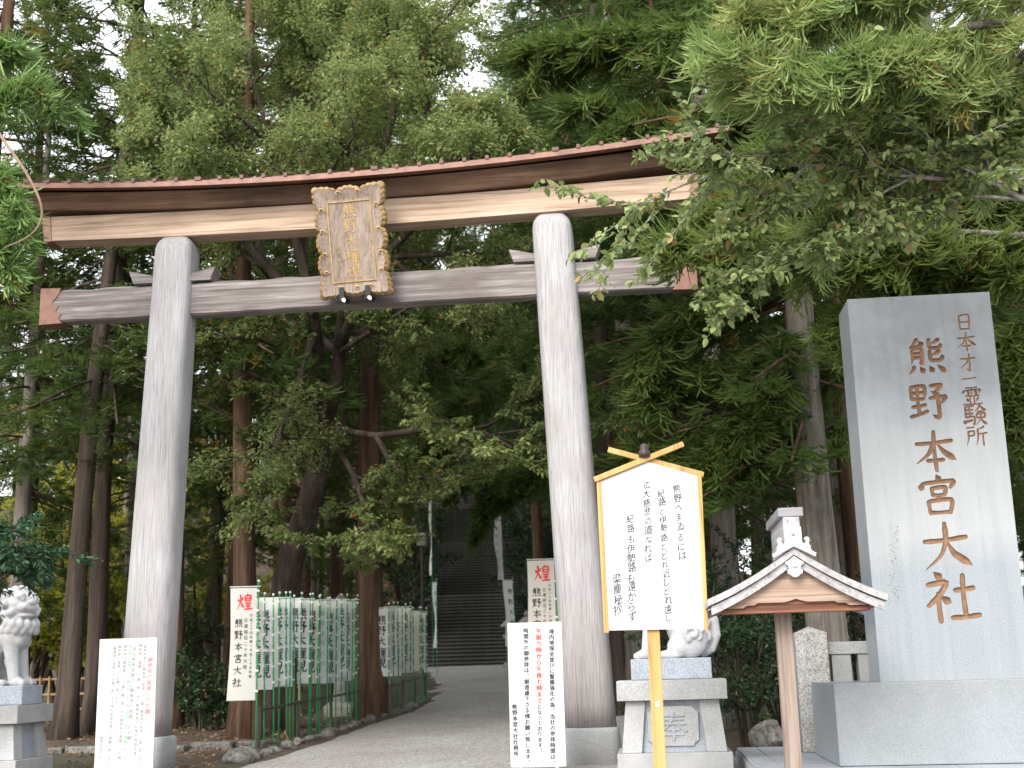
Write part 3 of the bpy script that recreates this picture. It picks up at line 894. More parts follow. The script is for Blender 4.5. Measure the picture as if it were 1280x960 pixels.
def cutter_geo():
    g = Geo()
    cells = []
    def carve(ch, u, v, px, weight):
        c = at(u, v, MON_Y)
        size = px / FPX * 12.6
        cells.append((c.x, c.z, size))
        for q, w in strokes(ch):
            # draw the run out at both ends so the groove closes in a rounded toe
            d0 = q[0] - q[1]; d1 = q[-1] - q[-2]
            d0 /= np.linalg.norm(d0) + 1e-9; d1 /= np.linalg.norm(d1) + 1e-9
            q = np.vstack([q[0] + d0 * w[0] * weight * .3, q, q[-1] + d1 * w[-1] * weight * .3])
            w = np.concatenate([[w[0] * .45], w, [w[-1] * .45]])
            d = np.gradient(q, axis=0); d /= np.linalg.norm(d, axis=1)[:, None] + 1e-9
            rings = []
            for (x, y), (dx, dy), ww in zip(q, d, w):
                hw = max(ww * weight * 0.5, 1.2) / 100 * size
                dep = min(hw * 0.9, 0.035)
                ring = []
                for a, b in ((-1.0, 0.02), (-1.0, 0.0), (-.72, -.62 * dep), (-.25, -dep), (.25, -dep), (.72, -.62 * dep), (1.0, 0.0), (1.0, 0.02)):
                    px_ = x + (-dy) * a * hw / size * 100; py_ = y + dx * a * hw / size * 100
                    ring.append((c.x + (px_ - 50) / 100 * size, MON_Y - b if b < 0 else MON_Y - (0.02 if b > 0 else 0.0005), c.z + (50 - py_) / 100 * size))
                rings.append(ring)
            g.rings(rings)
    for ch, u, v, px in (('熊', 1158, 446, 48), ('野', 1161, 502, 48), ('本', 1169, 564, 52), ('宮', 1174, 619, 50), ('大', 1183, 683, 60), ('社', 1190, 746, 62)):
        carve(ch, u, v, px, 11.5)
    for ch, u, v, px in (('日', 1205, 403, 23), ('本', 1208, 427, 25), ('才', 1210, 453, 23), ('一', 1211, 473, 19), ('霊', 1215, 495, 24), ('験', 1219, 519, 27), ('所', 1221, 545, 25)):
        carve(ch, u, v, px, 11.0)
    return g, cells
cg, cells = cutter_geo()
cut_me = mesh_of('cutter', cg, M['carved'])
cut = bpy.data.objects.new('cutter', cut_me); COL.objects.link(cut)
sl = Geo().box(SX0, SX1, SY0, SY1, SZ0, SZ1)
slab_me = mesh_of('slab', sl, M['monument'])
slab_me.materials.append(M['carved'])
tmp = bpy.data.objects.new('tmp', slab_me); COL.objects.link(tmp)
md = tmp.modifiers.new('b', 'BOOLEAN'); md.operation = 'DIFFERENCE'; md.object = cut; md.solver = 'EXACT'; md.use_self = True
md.material_mode = 'TRANSFER'
dg = bpy.context.evaluated_depsgraph_get()
res = bpy.data.meshes.new_from_object(tmp.evaluated_get(dg))
bpy.data.objects.remove(tmp); bpy.data.objects.remove(cut)
vv = [v.co.copy() for v in res.vertices]
slabG = Geo(); charG = [Geo() for _ in cells]
names = [m.name for m in res.materials]
slabG.v = [tuple(p) for p in vv]
groups = [[] for _ in cells]
for p in res.polygons:
    c = p.center
    if all(abs(vv[i].y - SY0) < 9e-4 for i in p.vertices) or c.y > SY0 + 0.05 or c.z > SZ1 - 1e-3 or c.z < SZ0 + 1e-3 or c.x < SX0 + 1e-3 or c.x > SX1 - 1e-3:
        slabG.f.append(tuple(p.vertices))
    else:
        k = min(range(len(cells)), key=lambda i: max(abs(cells[i][0] - c.x), abs(cells[i][1] - c.z)) / cells[i][2])
        groups[k].append(tuple(p.vertices))
print('monument carving faces', len(slabG.f), [len(q) for q in groups])
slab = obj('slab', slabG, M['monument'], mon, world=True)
# stray vertices of the grooves are dropped from the slab
bm = bmesh.new(); bm.from_mesh(slab.data)
bmesh.ops.delete(bm, geom=[v for v in bm.verts if not v.link_faces], context='VERTS'); bm.to_mesh(slab.data); bm.free()
for k, fs in enumerate(groups):
    if not fs: continue
    used = sorted({i for f in fs for i in f}); mp = {a: b for b, a in enumerate(used)}
    g = Geo(); g.v = [tuple(vv[i]) for i in used]; g.f = [tuple(mp[i] for i in f) for f in fs]
    me = bpy.data.meshes.new('carved_character')
    o0 = mon.matrix_basis.translation
    me.from_pydata([(x - o0.x, y - o0.y, z - o0.z) for x, y, z in g.v], [], g.f); me.materials.append(M['carved']); me.update()
    o = bpy.data.objects.new('carved_character', me); link(o, slab)
rs = random.Random(4)
g = Geo()
for i in range(60):
    c = at(1117 + 6 * rs.uniform(-1, 1), 655 + i * 1.7, MON_Y)
    w = rs.uniform(.004, .012); h = rs.uniform(.003, .008)
    y = MON_Y - 0.002 - 0.00001 * i
    g.add([(c.x - w, y, c.z), (c.x, y, c.z + h), (c.x + w, y, c.z + .003), (c.x, y, c.z - h)], [(0, 1, 2, 3)])
o = obj('worn_inscription', g, M['moss'], slab, world=True); stuff(o)
g = Geo()
for i in range(44):
    z = 1.9 + i * 0.064 + rs.uniform(-.02, .02)
    y = SY0 + 0.27 + rs.uniform(-.03, .03)
    h = rs.uniform(.006, .02)
    x = SX0 - 0.002 - 0.00001 * i
    g.add([(x, y, z - h), (x, y + .006, z), (x, y + rs.uniform(-.01, .02), z + h), (x, y - .006, z)], [(0, 1, 2, 3)])
o = obj('side_inscription', g, M['chalk'], slab, world=True); stuff(o)

# ------------------------------------------------------------------ stone post, baluster fence, rocks behind the terrace
p = thing('stone_post', 'square mottled stone post with pointed top behind the monument base', 'post', (1.685, 14.16, PZ))
g = Geo(); g.box(1.518, 1.85, 14.0, 14.32, PZ + 0.003, 1.93)
obj('shaft', g, M['granite_old'], p, world=True, bev=0.006)
g = Geo(); g.add([(1.52, 14.002, 1.9295), (1.848, 14.002, 1.9295), (1.848, 14.318, 1.9295), (1.52, 14.318, 1.9295), (1.684, 14.16, 2.0)], [(0, 1, 4), (1, 2, 4), (2, 3, 4), (3, 0, 4), (3, 2, 1, 0)])
obj('pointed_cap', g, M['granite_old'], p, world=True)
f = thing('stone_fence', 'low granite baluster fence running behind the tall monument', 'fence', (3.2, 14.3, PZ))
obj('rail', Geo().box(1.856, 5.4, 14.12, 14.34, 1.70, 1.83), M['granite'], f, world=True, bev=0.008)
x = 1.90
while x < 5.3:
    obj('baluster', Geo().box(x, x + 0.20, 14.14, 14.32, PZ + 0.003, 1.699), M['granite'], f, world=True, bev=0.006)
    x += 0.275
def rock_geo(r, seed, flat=0.75):
    rr = random.Random(seed)
    bm = bmesh.new()
    bmesh.ops.create_icosphere(bm, subdivisions=3, radius=1.0)
    offs = [(Vector((rr.uniform(-1, 1), rr.uniform(-1, 1), rr.uniform(-1, 1))).normalized(), rr.uniform(0.62, 0.92)) for _ in range(11)]
    for v in bm.verts:
        n = v.co.normalized(); k = 1.0
        for d, h in offs:
            q = n.dot(d)
            if q > 0.05:
                k = min(k, h / q)
        k *= 1 + rr.uniform(-.035, .035)
        v.co = Vector((n.x * r[0] * k, n.y * r[1] * k, n.z * r[2] * k))
    g = Geo(); g.v = [tuple(v.co) for v in bm.verts]; g.f = [tuple(v.index for v in q.verts) for q in bm.faces]
    bm.free()
    return g
for (u, v, Y, r, sd, lab) in ((963, 925, 15.35, (0.26, 0.2, 0.24), 3, 'pale lichened boulder behind the paved terrace left of the roofed post'), (1011, 927, 15.4, (0.15, 0.13, 0.17), 9, 'small brown rock between roofed post and monument base')):
    c = at(u, v, Y); c.z = PZ - 0.08
    g = rock_geo(r, sd)
    o = obj('boulder', g, M['rock'], None); o.location = (c.x, c.y, c.z + r[2] * 0.55); tag(o, lab, 'rock')

# ------------------------------------------------------------------ handwritten poem board on a post
BY = 11.0
sb = thing('poem_signboard', 'white wooden board of brushed verse on a yellow post, crossed bars on top', 'sign', (0.045, BY, SLOPE * BY))
bl = [(-0.345, 1.925), (0.455, 1.918), (0.468, 3.205), (0.050, 3.345), (-0.360, 3.195)]
obj('white_panel', Geo().prism(bl, lambda a, b: (a, BY, b), lambda a, b: (a, BY + 0.025, b)), M['board_white'], sb, world=True)
for (a0, a1, b0, b1) in ((-0.383, -0.397, -0.342, -0.357), (0.452, 0.466, 0.488, 0.505)):
    obj('side_frame', Geo().prism([(a0, 1.905), (b0, 1.905), (b1, 3.215), (a1, 3.215)], lambda a, b: (a, BY - 0.014, b), lambda a, b: (a, BY + 0.034, b)), M['board_frame'], sb, world=True, bev=0.003)
def bar(p0, p1, w, y0, y1, name, mat, par):
    p0 = Vector(p0); p1 = Vector(p1); d = (p1 - p0).normalized(); n = Vector((-d.y, d.x)) * w
    obj(name, Geo().prism([tuple(p0 - n), tuple(p1 - n), tuple(p1 + n), tuple(p0 + n)], lambda a, b: (a, y0, b), lambda a, b: (a, y1, b)), mat, par, world=True, bev=0.003)
bar((-0.415, 3.205), (0.365, 3.485), 0.023, BY - 0.035, BY + 0.005, 'crossed_bar', M['board_frame'], sb)
bar((-0.285, 3.470), (0.525, 3.215), 0.023, BY + 0.006, BY + 0.045, 'crossed_bar', M['board_frame'], sb)
g = Geo(); g.lathe([(0.02, 0), (0.05, 0.01), (0.052, 0.05), (0.035, 0.075), (0.042, 0.09), (0.03, 0.115), (0.008, 0.13)], 12, (0.028, BY - 0.03, 3.375))
obj('dark_finial', g, M['ornament'], sb, smooth=True, world=True)
obj('post', Geo().box(-0.022, 0.082, BY + 0.036, BY + 0.11, SLOPE * BY - 0.1, 3.3), M['board_frame'], sb, world=True, bev=0.004)
c = at(822, 880, BY)
obj('screw', Geo().box(c.x - .018, c.x + .018, BY + 0.028, BY + 0.035, c.z - .02, c.z + .02), M['tipwhite'], sb, world=True)
rt = random.Random(11)
for txt, (u0, v0), (u1, v1) in (('熊野へまゐるには', (846, 611), (853, 695)), ('紀路と伊勢路とどれ近しどれ遠し', (826, 617), (836, 773)), ('広大慈悲の道なれば', (808, 606), (811, 698)), ('紀路も伊勢路も遠からず', (788, 649), (790, 771)), ('梁塵秘抄', (771, 724), (773, 762))):
    a = at(u0, v0, BY); b = at(u1, v1, BY)
    n = len(txt) - 1
    pitch = (a.z - b.z) / n; drift = (b.x - a.x) / n
    V, Fc = column(txt, min(pitch * 1.05, 0.095), pitch, 0.007, drift, 0.07, rt, True)
    lettering('verse_column', V, Fc, lambda p, q, r, a=a: (a.x + p, BY - 0.003 - r, a.z + q), M['ink_soft'], sb)

# ------------------------------------------------------------------ roofed post in front of the monument
RY = 10.5
RX = 1.172
rp_ = thing('roofed_post', 'single wooden post carrying a small curved gable roof with silvered bargeboards', 'roofed post', (1.08, 10.95, SLOPE * 10.95))
obj('post', Geo().box(1.035, 1.165, 10.88, 11.01, SLOPE * 10.95 - 0.1, 2.076), M['post_wood'], rp_, world=True, bev=0.008)
def eave(t):
    """height of the curved bargeboard line below the peak, t from 0 at the ridge to 1 at the eave"""
    return 0.385 * (t * 1.30 - 0.30 * t * t)
def gable(off_top, off_bot, y0, y1, half, peak, n=12):
    top, bot = [], []
    for i in range(-n, n + 1):
        t = abs(i) / n
        x = RX + half * i / n
        top.append((x, peak - eave(t) - off_top)); bot.append((x, peak - eave(t) - off_bot))
    return top, bot
def strip(top, bot, y0, y1, name, mat, par, bev=0.0):
    n = len(top)
    g = Geo()
    vs = [(x, y, z) for y in (y0, y1) for (x, z) in top] + [(x, y, z) for y in (y0, y1) for (x, z) in bot]
    fs = []
    T0, T1, B0, B1 = 0, n, 2 * n, 3 * n
    for i in range(n - 1):
        fs += [(T0 + i, T0 + i + 1, T1 + i + 1, T1 + i), (B0 + i, B1 + i, B1 + i + 1, B0 + i + 1), (T0 + i, B0 + i, B0 + i + 1, T0 + i + 1), (T1 + i, T1 + i + 1, B1 + i + 1, B1 + i)]
    fs += [(T0, T1, B1, B0), (T0 + n - 1, B0 + n - 1, B1 + n - 1, T1 + n - 1)]
    g.add(vs, fs)
    return obj(name, g, mat, par, world=True, bev=bev)
PK = 2.515
t_, b_ = gable(0.0, 0.055, 0, 0, 0.70, PK); strip(t_, b_, 10.44, 11.50, 'roof_board', M['silver_wood'], rp_)
t_, b_ = gable(0.057, 0.125, 0, 0, 0.675, PK); strip(t_, b_, 10.47, 10.505, 'bargeboard', M['silver_wood'], rp_)
strip(t_, b_, 11.43, 11.465, 'bargeboard', M['silver_wood'], rp_)
t_, b_ = gable(0.057, 0.075, 0, 0, 0.655, PK); strip(t_, b_, 10.51, 11.425, 'roof_lining', M['beam_wood'], rp_)
# gable panel with a wavy lower edge
top = []
n = 16
for i in range(-n, n + 1):
    t = abs(i) / n * 0.86
    top.append((RX + 0.655 * 0.86 * i / n, PK - eave(t) - 0.08))
low = [(0.56, 2.055), (0.42, 2.055), (0.385, 2.075), (0.33, 2.075), (0.30, 2.092), (0.09, 2.092), (0.03, 2.108), (0, 2.118)]
lowp = [(RX + a, z) for a, z in low] + [(RX - a, z) for a, z in low[::-1][1:]]
g = Geo().prism(top[::-1] + [(x, z) for x, z in lowp[::-1]], lambda a, b: (a, 10.54, b), lambda a, b: (a, 10.57, b))
obj('gable_panel', g, M['gable_wood'], rp_, world=True)
obj('cross_beam', Geo().box(RX - 0.585, RX + 0.585, 10.575, 10.70, 2.012, 2.13), M['beam_wood'], rp_, world=True, bev=0.006)
obj('ceiling_board', Geo().box(RX - 0.55, RX + 0.55, 10.705, 11.42, 2.078, 2.11), M['beam_wood'], rp_, world=True)
for s in (-1, 1):
    obj('eave_rail', Geo().box(RX + s * 0.60 - 0.03, RX + s * 0.60 + 0.03, 10.50, 11.44, 2.035, 2.075), M['beam_wood'], rp_, world=True, bev=0.004)
# pendant, ridge-end crest, ridge box
pend = [(0, -.085), (.022, -.08), (.04, -.062), (.058, -.055), (.062, -.03), (.045, -.015), (.052, .01), (.075, .02), (.07, .04), (.045, .05), (0, .085)]
pend = pend + [(-a, b) for a, b in pend[::-1][1:-1]]
cz = 2.365
obj('hanging_pendant', Geo().prism(pend, lambda a, b: (RX + a, 10.435, cz + b), lambda a, b: (RX + a, 10.468, cz + b)), M['pale_ornament'], rp_, world=True, bev=0.006)
obj('pendant_boss', Geo().ball((RX, 10.43, cz + 0.012), (0.024, 0.016, 0.024)), M['pale_ornament'], rp_, smooth=True, world=True)
crest = [(0, -.0), (.10, -.05), (.165, -.085), (.175, -.05), (.15, -.045), (.13, -.02), (.135, .0), (.118, .02), (.128, .05), (.12, .075), (.09, .075), (.085, .055), (.10, .04), (.075, .02), (.068, .05), (.068, .15), (.06, .165), (0, .172)]
crest = crest + [(-a, b) for a, b in crest[::-1][1:-1]]
cz2 = 2.52
obj('ridge_crest', Geo().prism(crest, lambda a, b: (RX + a, 10.40, cz2 + b), lambda a, b: (RX + a, 10.455, cz2 + b)), M['pale_ornament'], rp_, world=True, bev=0.007)
obj('crest_boss', Geo().ball((RX, 10.398, cz2 + 0.10), (0.014, 0.012, 0.014)), M['ink_faint'], rp_, smooth=True, world=True)
obj('ridge_box', Geo().box(RX - 0.065, RX + 0.065, 10.46, 11.52, 2.49, 2.765), M['silver_wood'], rp_, world=True, bev=0.005)
obj('ridge_cap', Geo().box(RX - 0.10, RX + 0.10, 10.462, 11.56, 2.768, 2.84), M['zinc'], rp_, world=True, bev=0.006)

# ------------------------------------------------------------------ white notices
def notice(label, x0, x1, y, z1, cols):
    zg = SLOPE * y
    t = thing('white_notice', label, 'sign', ((x0 + x1) / 2, y, zg))
    obj('panel', Geo().box(x0, x1, y, y + 0.03, 0.655, z1), M['board_white'], t, world=True, bev=0.008)
    for xx in (x0 + 0.08, x1 - 0.12):
        obj('leg', Geo().box(xx, xx + 0.04, y + 0.032, y + 0.07, zg - 0.05, z1 - 0.15), M['whiteplastic'], t, world=True)
    obj('foot', Geo().box(x0 + 0.03, x1 - 0.03, y - 0.10, y + 0.25, zg - 0.03, zg + 0.03), M['whiteplastic'], t, world=True)
    for txt, u, v0, v1, mat, off, skip in cols:
        a = at(u[0], v0, y); b = at(u[1], v1, y)
        nn = len(txt)
        pitch = (a.z - b.z) / nn; drift = (b.x - a.x) / nn
        V, Fc = column(txt, pitch * 0.98, pitch, off, drift)
        lettering('text_column', V, Fc, lambda p, q, r, a=a, s=pitch * skip: (a.x + p, y - 0.003 - r, a.z + q - pitch * 0.5), mat, t)
    return t
INFO_Y = 13.5
notice('white notice with red visiting hours before the right gate pillar', -1.475, -0.906, INFO_Y, 2.104, [
    ('境内地保全並びに警備強化の為、当社の参拝時間は、', (689, 691), 786, 957, M['ink_soft'], 0.034, 0),
    ('午前六時から午後七時まで', (673, 674), 785, 880, M['red'], 0.034, 0),
    ('となっております。', (674, 675), 880, 942, M['ink_soft'], 0.034, 0),
    ('時間外の御参拝は、御遠慮下さる様お願い致します。', (657, 660), 785, 957, M['ink_soft'], 0.034, 0),
    ('熊野本宮大社社務所', (643, 645), 880, 946, M['ink_soft'], 0.034, 0)])
def lcol(txt, ut, v0, v1, mat=None):
    s = -0.052
    return (txt, (ut + s * (v0 - 800), ut + s * (v1 - 800)), v0, v1, mat or M['ink_faint'], 0.03, 0)
notice('white notice of small faint print before the left gate pillar', -5.893, -5.25, INFO_Y, 2.063, [
    lcol('御参拝の皆様へのお願い', 189, 821, 900, M['pink']),
    lcol('熊野本宮大社御参拝の皆様へのお願い御参拝の皆様へお願い致します', 182, 806, 955),
    lcol('御参拝の皆様へお願い致します熊野本宮大社境内地保全並びに', 176, 804, 955),
    lcol('境内地保全並びに御参拝の皆様へのお願い', 168, 808, 932),
    lcol('御参拝の皆様へのお願い致します境内地保全並びに御願い致します', 163, 805, 955, M['greenprint']),
    lcol('御参拝は御遠慮下さる様お願い致します御参拝の皆様へのお願い', 157, 805, 955),
    lcol('御参拝の皆様へのお願い致します', 150, 806, 880),
    lcol('御参拝の皆様へのお願い致します境内地保全並びに御願い致します', 144, 808, 955),
    lcol('熊野本宮大社', 133, 920, 948)])

# ------------------------------------------------------------------ guardian lions on pedestals
def pedestal(label, x0, x1, y0, y1, zg, zc, panel):
    cx, cy = (x0 + x1) / 2, (y0 + y1) / 2
    t = thing('statue_pedestal', label, 'pedestal', (cx, cy, zg))
    hx, hy = (x1 - x0) / 2, (y1 - y0) / 2
    zs = zg + 0.24; zt = zc - 0.20
    obj('bottom_step', Geo().box(cx - hx - .02, cx + hx + .02, cy - hy - .02, cy + hy + .02, zg - 0.15, zs), M['granite'], t, world=True, bev=0.008)
    obj('core', Geo().frustum(cx, cy, hx - .10, hy - .10, hx - .13, hy - .13, zs + .002, zt - .002), M['plinth_blue'], t, world=True)
    for sx in (-1, 1):
        for sy in (-1, 1):
            g = Geo()
            w = 0.20
            ax, ay = cx + sx * (hx - .03 - w / 2), cy + sy * (hy - .03 - w / 2)
            bx, by = cx + sx * (hx - .085 - w / 2), cy + sy * (hy - .085 - w / 2)
            g.add([(ax - w/2, ay - w/2, zs + .002), (ax + w/2, ay - w/2, zs + .002), (ax + w/2, ay + w/2, zs + .002), (ax - w/2, ay + w/2, zs + .002), (bx - w/2, by - w/2, zt - .002), (bx + w/2, by - w/2, zt - .002), (bx + w/2, by + w/2, zt - .002), (bx - w/2, by + w/2, zt - .002)],
                  [(3, 2, 1, 0), (4, 5, 6, 7), (0, 1, 5, 4), (1, 2, 6, 5), (2, 3, 7, 6), (3, 0, 4, 7)])
            obj('corner_block', g, M['granite'], t, world=True, bev=0.005)
    obj('cap', Geo().box(x0, x1, y0, y1, zt, zc), M['granite'], t, world=True, bev=0.008)
    if panel:
        pw, z0, z1 = hx - 0.30, zs + .06, zt - .06
        k = 0.06
        yf = cy - hy + 0.098
        ol = [(cx - pw + k, z0), (cx + pw - k, z0), (cx + pw - k * .6, z0 + k * .6), (cx + pw, z0 + k), (cx + pw, z1 - k), (cx + pw - k * .6, z1 - k * .6), (cx + pw - k, z1), (cx - pw + k, z1), (cx - pw + k * .6, z1 - k * .6), (cx - pw, z1 - k), (cx - pw, z0 + k), (cx - pw + k * .6, z0 + k * .6)]
        pn = obj('carved_panel', Geo().prism(ol, lambda a, b: (a, yf - 0.02, b), lambda a, b: (a, yf + 0.06, b)), M['granite'], t, world=True, bev=0.005)
        V, Fc = column('奉', 0.30, 0.3, 0.01)
        g = Geo(); nV = len(V)
        V = V[:len(glyph('奉', 0.0)[0])]; Fc = Fc[:len(glyph('奉', 0.0)[1])]; nV = len(V)
        g.add([(cx + a, yf - 0.034, (z0 + z1) / 2 + b) for a, b, _ in V] + [(cx + a, yf - 0.0205, (z0 + z1) / 2 + b) for a, b, _ in V], Fc)
        # raised character: walls along the open edges
        from collections import Counter
        ed = Counter()
        for fc in Fc:
            for i in range(len(fc)):
                ed[tuple(sorted((fc[i], fc[(i + 1) % len(fc)])))] += 1
        g.f += [(a, b, b + nV, a + nV) for (a, b), q in ed.items() if q == 1]
        obj('raised_character', g, M['plinth_blue'], pn, world=True)
    return t
Zc = 1.487
pedestal('granite pedestal with carved panel on the right, behind the poem board', -0.365, 0.745, 13.4, 14.36, SLOPE * 13.9, Zc, True)
ZcL = 1.385
pedestal('granite pedestal at the left edge of the picture', -8.12, -7.02, 14.0, 14.88, SLOPE * 14.4, ZcL, False)

def lion(name, label, cx, cy, z, face, turn):
    """seated guardian lion; face: +1 looks to +X, -1 to -X; the head turned towards the viewer"""
    t = thing(name, label, 'statue', (cx, cy, z))
    obj('plinth', Geo().box(cx - .415, cx + .415, cy - .25, cy + .25, z + 0.002, z + 0.215), M['plinth_blue'], t, world=True, bev=0.01)
    G = Geo()
    def B(x, y, zz, r, n=14):
        G.ball((x, y, zz), r, n, 10)
    def T(pts, rad, n=10):
        G.tube(pts, rad, n)
        G.ball(pts[0], rad[0], n, 8); G.ball(pts[-1], rad[-1], n, 8)
    for s in (-1, 1):
        B(-.20, s * .13, .20, (.20, .10, .20)); B(-.10, s * .15, .13, (.13, .085, .12))
        B(.00, s * .16, .045, (.14, .07, .055))
        for q in (-1, 0, 1):
            B(.12, s * .16 + q * .04, .04, (.05, .026, .042), 8)
            B(.34, s * .11 + q * .04, .04, (.05, .026, .042), 8)
        T([(.17, s * .11, .55), (.20, s * .12, .32), (.235, s * .115, .10)], [.10, .075, .065])
        B(.27, s * .11, .05, (.10, .07, .055))
        B(.20, s * .115, .27, (.055, .05, .05), 8)
        # curls on the haunch
        for (xx, zz, rr) in ((-.27, .33, .05), (-.22, .25, .045), (-.30, .22, .045), (-.33, .30, .04)):
            T([(xx + rr * math.cos(a) * (1 - a / 9), s * .215, zz + rr * math.sin(a) * (1 - a / 9)) for a in np.linspace(0, 5.5, 10)], [.022] * 10, 6)
    B(-.36, 0, .30, (.12, .085, .24)); B(-.18, 0, .34, (.21, .18, .25)); T([(-.15, 0, .42), (.02, 0, .52), (.15, 0, .58)], [.19, .19, .20], 14)
    B(.18, 0, .60, (.17, .19, .21))
    B(.22, -.09, .50, (.1, .09, .09)); B(.22, .09, .50, (.1, .09, .09))
    # head, mane
    H = Geo()
    def HB(x, y, zz, r, n=12):
        H.ball((x, y, zz), r, n, 9)
    HB(.0, 0, .0, (.19, .185, .175), 16)
    HB(.15, 0, -.045, (.10, .125, .075)); HB(.225, 0, .01, (.045, .06, .04)); HB(.13, 0, -.135, (.085, .095, .032))
    for s in (-1, 1):
        HB(.12, s * .085, .085, (.065, .055, .045)); HB(.165, s * .075, .045, (.026, .03, .028), 8)
        HB(.19, s * .07, -.04, (.05, .045, .045)); HB(-.06, s * .17, .10, (.06, .03, .08))
        for q in range(5):
            HB(.06 - .045 * q, s * (.16 + .012 * q), -.10 - .02 * q, (.05, .05, .05), 8)
    gr = (1 + 5 ** .5) / 2
    for i in range(80):
        y = 1 - 2 * (i + .5) / 80; r = math.sqrt(1 - y * y); ph = 2 * PI * i / gr
        d = Vector((r * math.cos(ph), r * math.sin(ph), y))
        if d.x > 0.35: continue
        HB(-.03 + d.x * .20, d.y * .21, -.04 + d.z * .22, .047, 7)
    for i in range(7):
        a = -1.35 + 2.7 * i / 6
        HB(.01 + .15 * math.cos(a), .19 * math.sin(a), -.22 - .02 * math.cos(a), (.05, .05, .065), 8)
    for i in range(8):
        a = -1.5 + 3.0 * i / 7
        HB(-.01 + .16 * math.cos(a), .20 * math.sin(a), -.30, (.045, .045, .06), 8)
    ct, sn = math.cos(turn), math.sin(turn)
    H.v = [(.21 + x * ct - y * sn, x * sn + y * ct, .93 + zz) for x, y, zz in H.v]
    G.add(H.v, H.f)
    B(.19, 0, .76, (.15, .16, .12))
    # tail: an arc of plumes with scrolls
    T([(-.34, 0, .05), (-.43, 0, .10), (-.485, 0, .24), (-.475, 0, .40), (-.42, 0, .52), (-.33, 0, .57), (-.26, 0, .52)], [.045, .055, .06, .055, .05, .045, .03])
    T([(-.36, 0, .20), (-.385, 0, .32), (-.34, 0, .43), (-.27, 0, .44)], [.045, .045, .04, .025])
    for cz_, cx_, rr in ((.36, -.36, .085), (.50, -.30, .075), (.22, -.38, .06), (.26, -.24, .07)):
        for s in (-1, 1):
            T([(cx_ + rr * math.cos(a) * (1 - a / 8.5), s * (.10 if cx_ < -.28 else .235), cz_ + rr * math.sin(a) * (1 - a / 8.5)) for a in np.linspace(-1, 5.2, 12)], [.03] * 12, 7)
    G.v = [(x * face, y, zz) for x, y, zz in G.v]
    me = mesh_of('body', G, M['statue'])
    o = bpy.data.objects.new('tmp', me); COL.objects.link(o)
    md = o.modifiers.new('r', 'REMESH'); md.mode = 'VOXEL'; md.voxel_size = 0.0105
    md = o.modifiers.new('s', 'SMOOTH'); md.factor = 0.5; md.iterations = 2
    dg = bpy.context.evaluated_depsgraph_get()
    res = bpy.data.meshes.new_from_object(o.evaluated_get(dg))
    bpy.data.objects.remove(o)
    res.materials.clear(); res.materials.append(M['statue'])
    for p in res.polygons: p.use_smooth = True
    b = bpy.data.objects.new('body', res); link(b, t)
    b.location = (0, 0, 0.205)
    return t
lion('guardian_lion_statue', 'pale stone guardian lion with curled tail, half hidden by the poem board', 0.20, 13.9, Zc, -1, 0.5)
lion('guardian_lion_statue', 'pale stone guardian lion under dark leaves at the left edge', -7.47, 14.40, ZcL, 1, -0.55)

